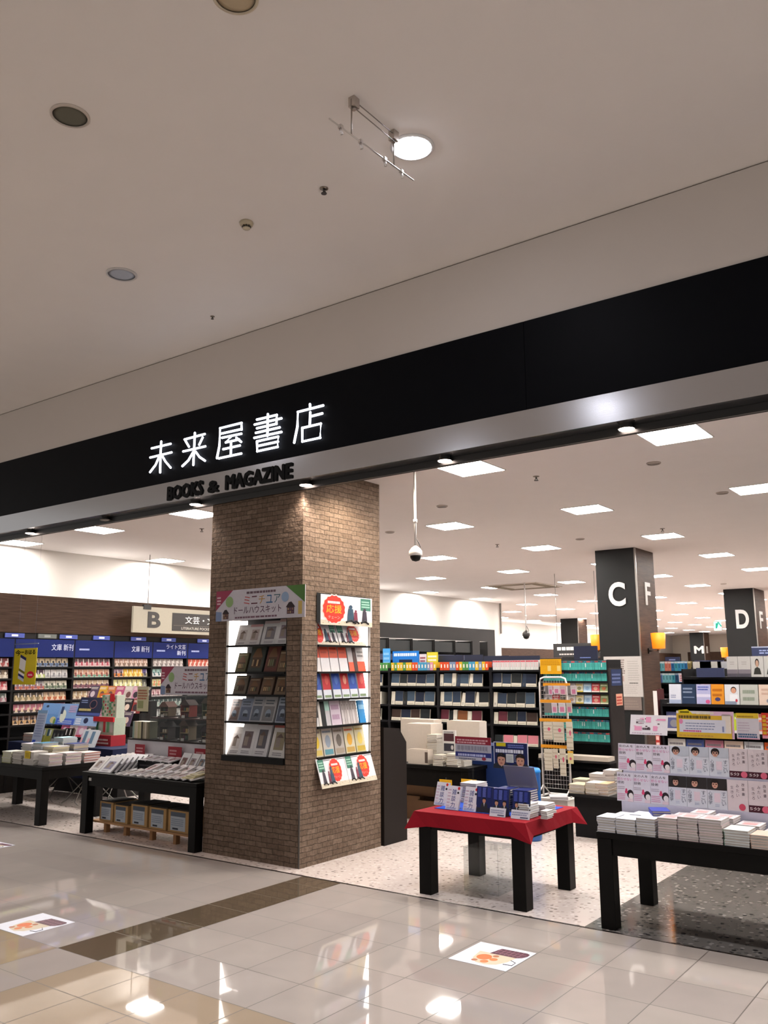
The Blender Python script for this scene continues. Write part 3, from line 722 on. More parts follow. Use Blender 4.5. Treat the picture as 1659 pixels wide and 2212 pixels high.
# notice sheets on pillar C
b = B().box((0, 0, 0), (.73, .006, .74), 'b9b2ad'); b.T = CARD
b.bars(.1, .42, .42, .7, 7, '7a6a66', .001, .6, 8); b.bars(.46, .3, .68, .68, 9, 'a39c98', .001, .4, 9); b.bars(.08, .06, .66, .24, 5, 'aaa39f', .001, .4, 10); b.rect(.12, .28, .38, .38, 'a58a84', .001); b.bars(.48, .24, .66, .27, 1, '4a4644', .001, .6, 3)
o = b.build('notice_sheet', 'paper'); o.location = (-6.44, 15.735, 1.47); tag(o, 'large newspaper-like notice sheet on the front of pillar C', 'poster')
b = B().box((0, 0, 0), (.5, .006, .235), '7a6c66'); b.T = CARD; b.bars(.05, .05, .45, .2, 3, '85776f', .001, .4, 3)
o = b.build('notice_sheet', 'paper'); o.location = (-6.25, 15.735, 1.23); tag(o, 'plain grey brown sheet under the newspaper notice on pillar C', 'poster')
# wall above the left bookcases is washed by lamps hidden behind the top boards
for k, y in enumerate((7.3, 10.2, 13.0, 16.0, 19.0, 22.0, 25.0)):
    t = thing('cove_lamp', 'lamp behind the top board of the left wall, %s from the shopfront' % nth(k), 'lamp', (-14.3, y, 3.17), 0, 'lamps behind the top board')
    B().box((-.05, -.3, -.05), (.05, .3, 0), 'c8c4c0').build('housing', 'plastic', t)
    lamp('cove_light', 'AREA', (-14.3, y, 3.2), COVE_W, (1, .95, .9), (PI, .25, 0), shape='RECTANGLE', size=.1, size_y=.6)
for k, y in enumerate((29, 33, 38, 43, 48)):
    lamp('cove_light', 'AREA', (-19.8, y, 2.7), 60, (1, .95, .9), (PI, .25, 0), shape='RECTANGLE', size=.15, size_y=3)
q = at(1550, 1349, y=45)
t = thing('exit_sign', 'small green and white exit sign hanging far back', 'sign', (q.x, 45, q.z)); B().box((-.17, -.04, -.3), (.17, .04, .35), 'e8f4f0').build('lit_box', 'green_light', t)
b = B(); b.T = Matrix.Translation((0, -.041, 0)) @ CARD; b.ell(.05, .14, .06, .06, '2f9f8a', .001); b.poly(((-.1, -.2), (-.02, -.2), (.06, .05), (.16, -.12), (.22, -.1), (.1, .08), (-.08, .06)), '2f9f8a', .001); b.build('pictogram', 'flat', t); B().cyl((0, 0, .35), (0, 0, ZS - q.z), .015, 'bbbbbb', 6).build('rod', 'metal', t)

# a warm lamp on the shop ceiling just inside the opening washes the right side of the brick pillar
t = thing('ceiling_downlight', 'warm downlight on the shop ceiling just inside the opening, above the counter panel', 'downlight', (-5.62, 7.5, ZS)); B().lathe([(.05, -.0), (.07, 0), (.07, -.03), (.052, -.03), (.05, -.01)], 'c9c5c0', 20, cap=False).build('rim', 'metal', t); B().lathe([(.05, -.008), (.03, -.01), (.002, -.011)], 'ffffff', 20).build('lens', 'spot_light', t)
lamp('downlight_beam', 'SPOT', (-5.62, 7.5, ZS - .04), 170, (1, .86, .68), spot_size=math.radians(140), spot_blend=.6, shadow_soft_size=.05)
# ------------------------------------------------------------------ left wall: top board, bookcases, face-out paperbacks
WX = -14.0
t = thing('top_board', 'long brown wood board above the blue headed bookcases on the left wall', 'fascia board', (WX, 6.75, 2.67))
B().box((-.03, 0, 0), (0, 7.4, .665), '46362b').build('board', 'walnut', t); B().box((-.2, 0, -.105), (-.03, 7.4, .0), '1a1614').build('light_rail', 'matte', t)
EDGES = (6.75, 8.2, 9.37, 10.23, 11.14, 12.04, 13.2)
ZB = [2.084 - .197 * k for k in range(7)]
for k in range(6):
    y0, y1 = EDGES[k], EDGES[k + 1]; L = y1 - y0
    t = thing('bookcase', 'black bookcase with a blue header, %s from the shopfront along the left wall' % nth(k), 'bookcase', (WX, y0, 0))
    B().box((-.56, 0, 0), (-.54, L, 2.56), '151414').build('back_panel', 'matte', t)
    for y in (0, L - .02): B().box((-.54, y, 0), (.01, y + .02, 2.56), '191717').build('side_panel', 'blackwood', t)
    for z in ZB: B().box((-.3, .02, z - .03), (.012, L - .02, z), '141313').build('shelf', 'blackwood', t)
    B().box((-.54, .02, 0), (.0, L - .02, .62), '1d1a18').build('base', 'blackwood', t)
    h = B().box((-.03, .012, 2.25), (.015, L - .012, 2.562), '13205a').build('header_board', 'dark', t)
    txt = {1: [('文庫 新刊', .70, 2.37, .115, .44)], 2: [], 3: [('文庫 新刊', .40, 2.365, .115, .42)], 4: [('ライト文芸', .34, 2.43, .095, .5), ('新刊', .62, 2.31, .095, .22)]}.get(k, [])
    for s, y, z, hh, ww in txt:
        b = B(); b.T = Matrix.Translation((.017, 0, 0)) @ FACEX; b.text(s, y, z, hh, 'd5daec', 0, w=ww); b.build('header_text', 'flat', h)
    if k in (2, 4, 5): b = B(); b.T = Matrix.Translation((.017, 0, 0)) @ FACEX; b.bars(.1, 2.38, .32, 2.42, 1, 'a9b4dc', 0, .8, k); b.build('header_text', 'flat', h)
for k, y in enumerate((8.0, 8.62, 9.05, 9.75, 10.6, 11.35, 12.3)):
    b = B().box((0, 0, 0), (.02, .36, .075), '3a4a9a' if k != 1 else '5d615e'); b.T = Matrix.Translation((.021, 0, 0)) @ FACEX; b.rect(.12, .02, .24, .055, 'dfe6ff' if k != 1 else '8a8d8a', 0)
    o = b.build('shelf_tag', 'plastic'); o.location = (WX + .005, y, 2.58); tag(o, ('blue lit tag' if k != 1 else 'grey unlit tag') + ' under the brown board, %s from the shopfront' % nth(k), 'tag', 'tags under the brown board')

# (first colour band, second, accent, style) for runs of the same title: bay -> row -> [(count, top, bottom, accent, name)]
RUNS = {
 0: [[(20, '7a2f33', 'a84a48', 'd8c8c4', 'dark red')], [(20, '8a7460', 'c9b8a4', 'efe2d2', 'brown')], [(10, 'd87a94', 'cf4a55', 'f2c8cc', 'pink'), (10, 'c84a52', 'e09a9a', 'f0d0cc', 'red')], [(20, '6f7a74', 'b07a86', 'c9c4be', 'grey green')], [(20, 'c06a4a', '8a3a34', 'e0b08a', 'rust red')], [(20, 'b08a6a', '7a5a4a', 'd8c8a8', 'tan')]],
 1: [[(20, 'c8b394', '5f7090', '2f2a2c', 'cream and blue')], [(5, '4a2f44', 'b2c072', 'e2ddd0', 'purple and lime'), (20, 'cfcbca', 'b5b2b2', '8d8a8c', 'pale grey')], [(5, 'a09a9c', 'b8604a', '7d5560', 'grey and rust'), (20, 'd3cbb8', '7d8870', '4a5244', 'cream and green')], [(5, '4d4236', '8a7a5a', 'c9b088', 'dark brown'), (20, 'c9a98a', 'b5603a', 'e0c8a8', 'orange and cream')], [(20, 'c77a8a', '4a3a3c', 'd9c2a0', 'pink and black')], [(20, '8a6a5a', 'c9a070', '3a3030', 'brown')]],
 2: [[(20, '5a3f44', 'd8b5b5', 'b04a5a', 'black haired pink')], [(20, 'd3a288', '6fa890', '8a4a44', 'salmon and teal')], [(20, 'cdb496', '7d4a58', '5a3a40', 'tan and maroon')], [(3, 'b59a78', '8a6a55', 'd8c8a8', 'tan'), (20, 'c9a8a4', 'a86a66', '5a3a38', 'dusty pink')], [(20, '9aa0a0', 'c8b8b0', '5f6a6a', 'grey')], [(20, 'c0b090', '7a8a70', '504a3a', 'cream')]],
 3: [[(20, 'b58f80', '8a6f5f', 'd9c0b0', 'brown pink')], [(2, '9a7a86', 'd07a30', '3a3038', 'photo covered orange'), (4, 'd9a832', 'c99a2a', 'f0d488', 'golden yellow'), (20, '5f4f86', '9a8f70', '3a3050', 'purple')], [(6, 'd8cf94', 'a9ad60', 'f2ead0', 'yellow cream'), (20, '4a4a44', '6a6a60', '8f8f80', 'dark grey')], [(2, '5a463c', '7d6250', 'c9b0a0', 'dark brown'), (1, 'e2a090', 'd88a7a', 'f4d8d0', 'salmon pink'), (3, 'd8b94a', 'c9a83a', 'efe0a0', 'yellow'), (20, 'd9d4c8', 'c4bfb4', '8f8a84', 'cream')], [(4, '8fb09a', 'c98a9a', 'e8d8d8', 'green and pink'), (20, '9a8a80', 'c08f70', '5a6f6a', 'brown and teal')], [(4, '6f7f7a', 'b5b8a8', '4a5a58', 'grey green'), (20, 'd5b03a', '4a4438', 'efe0a8', 'yellow and black')]],
 4: [[(20, '9a8d88', '7d736f', 'cfc4be', 'grey brown')], [(20, '9fc0b8', 'd6d4d0', '4f6f70', 'teal and white')], [(20, 'c9bf8a', '9aa070', 'd07a5a', 'yellow green')], [(20, 'c9a0a4', 'd9c0c0', '8a5a62', 'pale pink')], [(20, '4a5a58', '8a9a90', 'c9d0c4', 'dark teal')], [(20, 'b5b0aa', '6f6a66', 'd8d4d0', 'grey')]],
 5: [[(20, 'd0604a', 'b84a3a', 'f0c8b8', 'red orange')], [(20, 'c0b0a0', 'a08a80', 'e0d8d0', 'beige')], [(20, 'c0b0b8', 'a08aa0', 'e0d8e0', 'mauve')], [(20, 'b8a8a0', '98887a', 'e0d8d0', 'beige')], [(20, '8a8480', '5f5a58', 'c8c0b8', 'grey')], [(20, '8a7a70', '5f504a', 'c8b8a8', 'brown')]]}
BAYN = ('first', 'second', 'third', 'fourth', 'fifth', 'sixth')
BW, BH, BT = .112, .15, .014


def paperback(top, bot, acc, seed):
    r = random.Random(seed); w, h = BW * .96, BH
    b = B().box((-w / 2, 0, 0), (w / 2, BT, h), top, side=acc); b.T = CARD
    b.rect(-w / 2, 0, w / 2, h * r.uniform(.3, .5), bot, .0008)
    b.ell(w * r.uniform(-.15, .15), h * r.uniform(.45, .62), w * .22, h * .14, acc, .0016, 10); b.poly(((-w * .28, h * .12), (w * .28, h * .12), (w * .1, h * .45), (-w * .1, h * .45)), acc, .0014)
    b.rect(w * .26, h * .45, w * .4, h * .93, 'e9e2da' if r.random() < .6 else '3a3034', .0012); b.bars(-w * .4, h * .03, w * .4, h * .11, 1, 'e6ded6', .0018, .8, seed)
    return b.mesh('paperback')


for bay in range(6):
    y0, y1 = EDGES[bay], EDGES[bay + 1]
    n = int((y1 - y0 - .05) / BW)
    pad = (y1 - y0 - n * BW) / 2
    for row in range(6):
        if row >= 4 and bay in (0, 5): continue
        runs = list(RUNS[bay][row]); ms = [paperback(a, c, d, bay * 37 + row * 5 + q) for q, (m_, a, c, d, nm) in enumerate(runs)]
        for me in ms: me.materials.append(M['gloss'])
        q = 0; left = runs[0][0]
        for k in range(n):
            if left == 0 and q < len(runs) - 1: q += 1; left = runs[q][0]
            left -= 1
            y = y0 + pad + BW * (k + .5)
            if bay == 0 and y < 7.75: continue
            inst(ms[q], 'paperback', '%s paperback, %s in row %s of the %s left-wall bookcase' % (runs[q][4], nth(k), ORD[row], BAYN[bay]), 'book', (WX - .035, y + random.uniform(-.003, .003), ZB[row] + .001), PI / 2, 'face-out paperbacks in the %s left-wall bookcase' % BAYN[bay], -.16)

# dark bookcases further along the left wall
t = thing('top_board', 'dark grey board above the far left-wall shelves, right of the brick pillar', 'fascia board', (WX, 14.3, 2.86))
B().box((-.03, 0, 0), (0, 10.8, .40), '2c2b2b').build('board', 'dark', t)
for k, y0 in enumerate((14.4, 16.2, 18.0, 19.15, 20.3, 21.45, 22.6)):
    L = (1.75, 1.75, 1.1, 1.1, 1.1, 1.1, 1.0)[k]
    t = thing('bookcase', 'black bookcase with a dark display strip, %s along the far left wall' % nth(k), 'bookcase', (WX, y0, 0))
    B().box((-.56, 0, 0), (-.54, L, 2.85), '121212').build('back_panel', 'matte', t)
    for y in (0, L - .02): B().box((-.54, y, 0), (.0, y + .02, 2.85), '1d1c1c').build('side_panel', 'blackwood', t)
    B().box((-.06, .03, 2.5), (-.03, L - .03, 2.80), '2f3334').build('display_strip', 'gloss', t); B().box((-.03, .02, 2.26), (.01, L - .02, 2.42), '222a48').build('header_board', 'plastic', t)
    for z in ZB[:5]: B().box((-.3, .02, z - .05), (.0, L - .02, z - .02), '141313').build('shelf', 'blackwood', t)
t = thing('end_panel', 'dark grey end block of the far left-wall shelves with a recess', 'panel', (WX, 23.65, 0))
B().box((-.56, 0, 0), (0, .45, 2.86), '2c2b2b').box((-.56, .45, 0), (-.3, .95, 2.86), '2a2928').box((-.56, .95, 0), (0, 1.45, 2.86), '2c2b2b').build('panel', 'dark', t)
# brown board and shelves of the second, deeper left wall
t = thing('top_board', 'far brown wood board under the distant white wall', 'fascia board', (-19.6, 27.0, 2.3)); B().box((-.05, 0, 0), (0, 36, .66), '4a3a30').build('board', 'walnut', t)
t = thing('bookcase', 'far dark bookcase under the distant brown board', 'bookcase', (-19.6, 27.0, 0)); B().box((-.4, 0, 0), (0, 36, 2.3), '1d1a19').build('carcass', 'blackwood', t)
B().box((.001, .4, 1.2), (.02, 36, 1.23), '2a2624').build('shelf', 'blackwood', t)
t = thing('top_board', 'brown wood panel along the far back wall below the beige strip', 'fascia board', (-19, 61.6, 0)); B().box((0, 0, 0), (20, .3, 3.05), '3f332c').build('board', 'walnut', t)

# ------------------------------------------------------------------ hanging signs on the left
q = at(326, 1198, z=ZS); sx = q.x
ql = at(289, 1309, x=sx); qb = at(289, 1366, x=sx); q2 = at(458, 1320, x=sx)
y0, z0, z1 = ql.y, (qb.z + at(458, 1372, x=sx).z) / 2, (ql.z + q2.z) / 2; L = 2.35; H = z1 - z0
t = thing('section_sign', 'hanging cream section sign with a large letter B', 'sign', (sx, y0, z0))
B().box((-.05, 0, 0), (0, L, H), '9a9384').build('board', 'plastic', t)
b = B(); b.T = FACEX; ky = (q2.y - y0) / 169; b.text('B', 29 * ky, H * .2, H * .62, '2d2b2a', .001, w=26 * ky, fat=.03, depth=.01); b.build('letter', 'plastic', t)
px0 = 80 * ky
B().box((0, px0, H * .12), (.008, L - .12, H * .83), '25211f').build('dark_panel', 'plastic', t)
b = B(); b.T = Matrix.Translation((.009, 0, 0)) @ FACEX; b.text('文芸・文庫', px0 + 28 * ky, H * .42, H * .3, 'e6e4e0', 0, w=82 * ky, fat=.004); b.text('LITERATURE POCKET EDITION', px0 + 20 * ky, H * .18, H * .1, 'c9c4ba', 0, w=98 * ky); b.rect(px0 + 3 * ky, H * .33, L - .15, H * .345, '6a645c', 0); b.build('panel_text', 'flat', t)
for yy in (q.y - y0, L - .35): B().cyl((-.025, yy, H), (-.025, yy, ZS - z0), .008, '8f8a86', 6).build('rod', 'metal', t)
B().box((-.04, q.y - y0 - .12, H - .05), (.02, q.y - y0 + .05, H + .04), '1d1b1a').build('clamp', 'plastic', t)

a, c = at(32, 1401, y=7.6), at(75, 1479, y=7.6); W, H = c.x - a.x, a.z - c.z
t = thing('hanging_sign', 'yellow hanging sign with a tilted pencil picture and a red dot', 'sign', (a.x, 7.6, c.z), 0, None)
B().box((0, 0, 0), (W, .008, H), 'd9c414').build('board', 'gloss', t)
b = B(); b.T = CARD; b.text('今', W * .05, H * .8, H * .15, '1d1a08', .001, w=W * .24, dil=.003); b.text('ーおはる', W * .31, H * .83, H * .12, '1d1a08', .001, w=W * .62, dil=.003)
dx, dy = .33, .94
P = lambda s, q: (W * .36 + s * W * .5 * .94 + q * H * .22 * dx, H * .12 + q * H * .66 - s * W * .16)
for q0, q1, cc in ((0, .12, 'b8bcc0'), (.12, .22, '2b3170'), (.22, .32, 'd9d4d0'), (.32, .42, '6f6a30'), (.42, .88, 'd4d2d0'), (.88, 1.0, '2f2f5a')):
    b.poly((P(-.28, q0), P(.28, q0), P(.28, q1), P(-.28, q1)), cc, .001)
b.ell(W * .78, H * .27, W * .16, H * .095, 'c4283a', .0015); b.bars(W * .68, H * .24, W * .88, H * .3, 2, 'f0c0c8', .002, .6, 3); b.build('picture', 'flat', t)
B().box((-.02, -.004, H + .06), (W + .02, .012, H + .075), '8a90a0').build('hanger_bar', 'metal', t)
for x in (.08, W - .08): B().cyl((x, .004, H), (x, .004, ZS - c.z), .0013, '6a6a72', 5).build('wire', 'metal', t)


# ------------------------------------------------------------------ tables
def table(label, x0, x1, y0, y1, h, leg=.115, apron=.165, name='display_table', col='090706'):
    t = thing(name, label, 'table', (x0, y0, 0)); w, d = x1 - x0, y1 - y0
    B().box((0, 0, h - .045), (w, d, h), col).build('tabletop', 'blackwood', t, bevel=.004)
    for x in (.006, w - leg - .006):
        for y in (.006, d - leg - .006): B().box((x, y, 0), (x + leg, y + leg, h - .0455), col).build('leg', 'blackwood', t, bevel=.004)
    b = B()
    for a in ((leg, .02, w - leg, .045), (leg, d - .045, w - leg, d - .02), (.02, leg, .045, d - leg), (w - .045, leg, w - .02, d - leg)): b.box((a[0], a[1], h - .045 - apron + .045), (a[2], a[3], h - .046), col)
    for k, a in enumerate(((leg, .02, w - leg, .045), (leg, d - .045, w - leg, d - .02), (.02, leg, .045, d - leg), (w - .045, leg, w - .02, d - leg))):
        B().box((a[0], a[1], h - apron), (a[2], a[3], h - .046), col).build('apron', 'blackwood', t)
    return t


TA = table('dark wood display table piled with white book stacks at the left edge', -12.78, -10.66, 6.76, 7.74, .745)
TB = table('dark wood display table of dollhouse kits to the left of the brick pillar', -9.82, -7.66, 6.79, 7.8, .745)
b = B().box((0, 0, 0), (.05, .004, .035), 'd8d4ce'); o = b.build('price_label', 'paper', TB, (.13, .0155, .64))

FB = {}


def flat_book(w, d, th, cover, spine, pic=None):
    key = (w, d, th, cover, spine, pic)
    if key not in FB:
        b = B().box((-w / 2, -d / 2, 0), (w / 2, d / 2, .0026), cover).box((-w / 2, -d / 2, th - .0026), (w / 2, d / 2, th), cover).box((-w / 2, -d / 2, .0026), (-w / 2 + .003, d / 2, th - .0026), spine)
        if pic: b.rect(-w * .3, -d * .35, w * .3, d * .1, pic, th + .0006); b.bars(-w * .4, d * .2, w * .4, d * .42, 2, '8a8288', th + .0006, .5, 3)
        m1 = b.mesh('book'); m1.materials.append(M['gloss'])
        m2 = B().box((-w / 2 + .003, -d / 2 + .004, .0026), (w / 2 - .003, d / 2 - .004, th - .0026), 'd6d1cb').mesh('page_block'); m2.materials.append(M['paper'])
        FB[key] = (m1, m2)
    return FB[key]


def stack(x, y, z, w, d, n, th, covers, nm, where, group, rz=0.0, pic=None, cat='book', jig=.006, name=None):
    name = name or ('magazine' if 'magazine' in nm else 'leaflet' if 'leaflet' in nm else 'paperback_book' if 'cream' in nm else 'book')
    for k in range(n):
        cov, spn = covers[k % len(covers)]
        a, c = flat_book(w, d, th, cov, spn, pic if k == n - 1 else None)
        inst(a, name, '%s, %s from the top of the %s' % (nm, nth(n - 1 - k), where), cat, (x + random.uniform(-jig, jig), y + random.uniform(-jig, jig), z + k * (th + .0004)), rz + random.uniform(-.03, .03), group, 0, (('page_block', c),))


ZA = .7465
W_ = (('dcd6d8', 'cfc6ca'), ('d8d2d0', 'c9bfae'), ('e0dcdc', 'd8b8c0'))
A = 'stacks on the left-edge table'
stack(-10.80, 6.96, ZA, .26, .2, 9, .0165, W_, 'white magazine', 'corner stack, left-edge table', A, PI)
stack(-10.80, 7.23, ZA, .26, .24, 9, .0165, W_, 'white magazine', 'second side stack, left-edge table', A, PI)
stack(-10.80, 7.53, ZA, .26, .26, 8, .0165, (('e4dcdc', 'd8c8c8'), ('e0d4d0', 'b06a60')), 'pinkish white magazine', 'third side stack, left-edge table', A, PI)
stack(-11.10, 6.93, ZA, .24, .22, 10, .017, (('e2e0dc', 'd5d0c8'), ('d9d4cc', 'c8c0b0')), 'white book', 'stack with the yellow label, left-edge table', A)
stack(-11.37, 6.92, ZA, .22, .22, 9, .017, (('c9c4b8', '8f8a80'), ('dcd8d0', 'b0aaa0'), ('7a7468', '5a5448')), 'grey cream book', 'third front stack, left-edge table', A)
stack(-11.63, 6.92, ZA, .22, .22, 8, .019, (('c2d03a', 'b4c832'), ('dfe2da', 'b9c890')), 'lime green book', 'lime stack, left-edge table', A)
stack(-11.10, 7.24, ZA, .24, .26, 12, .018, (('d9c23a', '2d3f80'), ('d8d4d8', '8a8fb0')), 'yellow covered book', 'yellow stack, left-edge table', A, 0, 'e6d23a')
stack(-11.08, 7.54, ZA, .24, .24, 13, .018, (('2f3a78', '28306a'), ('d8b83a', 'c0a030'), ('27305a', '222a50')), 'navy and yellow book', 'navy and yellow stack, left-edge table', A)
stack(-11.37, 7.24, ZA, .22, .26, 14, .018, (('e2e2e6', 'd0d0d8'), ('4f8fb0', '3f7f9f'), ('dedee2', 'cfcfd4')), 'white and blue book', 'white and blue stack, left-edge table', A, 0, '3f86aa')
stack(-11.36, 7.55, ZA, .22, .24, 17, .018, (('b8dce6', '9fc8d6'), ('e0e0e4', 'cfcfd4')), 'pale blue magazine', 'rear pale blue stack, left-edge table', A)
stack(-11.65, 7.24, ZA, .24, .26, 13, .018, (('dcd8e2', 'b8a8d0'), ('dcdcdc', 'cfcfcf')), 'lilac white magazine', 'lilac stack, left-edge table', A)
stack(-11.66, 7.55, ZA, .24, .24, 12, .018, (('d8c0c4', 'c08a90'), ('e2dcdc', 'cfc4c4')), 'pink magazine', 'rear pink stack, left-edge table', A)
b = B().box((0, 0, 0), (.13, .003, .1), 'e2c428'); b.T = CARD; b.bars(.02, .02, .11, .08, 3, 'a8901a', .001, .5, 2); o = b.build('price_card', 'paper'); o.location = (-11.18, 6.812, .83); tag(o, 'yellow card hanging on the front of a white book stack', 'card')

# low wooden platform with five cartons under the kit table
t = thing('low_platform', 'low pale wood platform on short legs under the kit table', 'platform', (-9.82, 6.97, 0))
B().box((0, 0, .112), (1.95, .5, .135), '9a744e').build('board', 'matte', t)
for x in (.22, .62, 1.12, 1.55, 1.85):
    B().box((x, .03, 0), (x + .05, .09, .1115), '8a6440').build('leg', 'matte', t)
xs_ = (-9.70, -9.405, -9.07, -8.72, -8.37)
for k, x in enumerate(xs_):
    w = (.27, .27, .31, .31, .36)[k]; h = (.232, .215, .25, .245, .245)[k]
    t = thing('carton', 'brown carton with a white and blue label, %s of five under the kit table' % nth(k), 'box', (x, 7.0, .136), 0, 'cartons under the kit table')
    b = B().box((0, 0, 0), (w, .38, h), 'a07f52', top='4a3c2c'); b.build('carton_body', 'matte', t)
    b = B().box((w * .12, -.002, h * .08), (w * .84, -.0005, h * .92), 'b9c2cc'); b.T = Matrix.Translation((0, -.002, 0)) @ CARD
    b.rect(w * .12, h * .72, w * .84, h * .92, '5a6472', .0006); b.bars(w * .16, h * .3, w * .78, h * .66, 4, '8a96a6', .0006, .5, k); b.rect(w * .22, h * .12, w * .5, h * .2, '2f3440', .0006); b.build('label', 'paper', t)
    B().box((w * .02, .02, h + .0005), (w * .98, .36, h + .012), '2f2820').build('flap', 'matte', t)

# kits on the table
g = 'kits lying on the kit table'
for col, (x, wd) in enumerate(((-9.69, .2), (-9.46, .24))):
    for k in range(8):
        b = kit_bag(wd, .24, .018, ('e2dfdc', 'd6d6da')[col], ('b5aeb0', '85829a')[col], None, 0, k + col * 9); o = b.build('kit_bag', 'bag')
        o.location = (x + k * .012, 6.86 + k * .072, ZA + .004 + k * .004); o.rotation_euler = (-.85, 0, 0)
        tag(o, 'leaning white kit, %s from the front, %s file at the table left' % (nth(k), ('left', 'right')[col]), 'craft kit', 'kits filed at the left of the kit table')
for k in range(11):
    x = -9.2 + k * .135
    b = kit_bag(.17, .26, .016, ('dcd8d8', 'd8d2d0', 'd4d0d4')[k % 3], ('a39aa0', 'b8a4a4', 'c4aeb2')[k % 3], None, 0, k + 40); o = b.build('kit_bag', 'bag')
    o.location = (x, 6.84, ZA + .002 + .003 * k); o.rotation_euler = (-1.38, .0, -.45 + random.uniform(-.12, .12)); tag(o, 'flat white kit, %s from the left along the kit table front' % nth(k), 'craft kit', g)
for k in range(8):
    x = -8.9 + k * .15
    b = kit_bag(.18, .25, .016, ('dcd4d6', 'dcdadc')[k % 2], ('c4a4aa', '9a96a0')[k % 2], None, 0, k + 60); o = b.build('kit_bag', 'bag')
    o.location = (x, 7.02, ZA + .03); o.rotation_euler = (-1.2, .0, -.3 + random.uniform(-.1, .1)); tag(o, 'reclining kit in the second row, %s from the left' % nth(k), 'craft kit', g)
b = B().box((-.3, -.1, 0), (.3, .14, .13), '1b1b1e'); b.T = Matrix.Translation((0, -.1, 0)) @ CARD; b.bars(-.26, .02, .26, .1, 2, '5a565a', .001, .6, 4); o = b.build('display_box', 'gloss'); o.location = (-8.98, 7.33, ZA); tag(o, 'black display box with white kits on its top', 'box')
for k in range(4):
    b = kit_bag(.15, .2, .014, 'd9d6da', 'b9a4b0', None, 0, k + 80); o = b.build('kit_bag', 'bag'); o.location = (-9.2 + k * .15, 7.24, ZA + .134); o.rotation_euler = (-1.35, 0, -.2); tag(o, 'white kit on the black display box, %s from the left' % nth(k), 'craft kit', g)
for k, (x, pc) in enumerate(((-8.52, '6f4a4a'), (-8.36, '8a7f86'), (-8.2, '5f6a74'), (-8.03, '4a4f58'), (-7.86, '6a6f78'))):
    b = kit_bag(.17, .25, .018, 'd2d2d6', pc, None, 0, k + 90); o = b.build('kit_bag', 'bag'); o.location = (x, 7.26, ZA + .03); o.rotation_euler = (-.55, 0, -.1); tag(o, 'upright kit with a dark picture, %s from the left behind' % nth(k), 'craft kit', g)
for k, x in enumerate((-9.62, -8.95, -8.45, -8.12, -7.83)):
    b = B().box((0, 0, 0), (.26 if k == 1 else .2, .004, .3), '9a2433'); b.T = CARD; b.bars(.03, .2, .17, .28, 2, 'd8a0a4', .001, .5, k); b.rect(.02, .05, .18, .14, 'b84450', .001)
    o = b.build('header_card', 'paper'); o.location = (x, 7.44, ZA); tag(o, 'dark red header card behind the kits, %s from the left' % nth(k), 'card', 'red header cards on the kit table')
for k in range(3):
    b = kit_bag(.2, .24, .014, 'c9bf94', 'a89a6a', None, 0, k + 99); o = b.build('kit_bag', 'bag'); o.location = (-7.86 + .01 * k, 6.83 + .03 * k, ZA + .045 + .016 * k); o.rotation_euler = (-1.45, 0, -.2 * k); tag(o, 'yellowish kit at the table corner by the pillar, %s from the bottom' % nth(k), 'craft kit', g)
# plinth and clear showcase
t = thing('display_plinth', 'pale grey plinth behind the kits carrying the clear showcase', 'plinth', (-9.86, 7.5, ZA)); B().box((.0, 0, 0), (2.18, .28, .345), 'b9b6bc').build('front_board', 'plastic', t); B().box((-.02, -.01, .345), (2.18, .29, .362), '2a2424').build('top_board', 'blackwood', t)
ZC = ZA + .363
t = thing('showcase', 'clear acrylic showcase of small dollhouses on the pale plinth', 'showcase', (-9.42, 7.51, ZC)); cw, ch = 1.74, .58
for nm, a, c in (('front_pane', (0, 0, 0), (cw, .005, ch)), ('back_pane', (0, .255, 0), (cw, .26, ch)), ('side_pane', (0, .006, 0), (.005, .254, ch)), ('side_pane', (cw - .005, .006, 0), (cw, .254, ch)), ('top_pane', (0, .006, ch - .005), (cw, .254, ch))): B().box(a, c, 'ffffff').build(nm, 'acrylic', t)
B().box((.006, .007, .27), (cw - .006, .253, .288), '4a2c28').build('shelf', 'gloss', t)


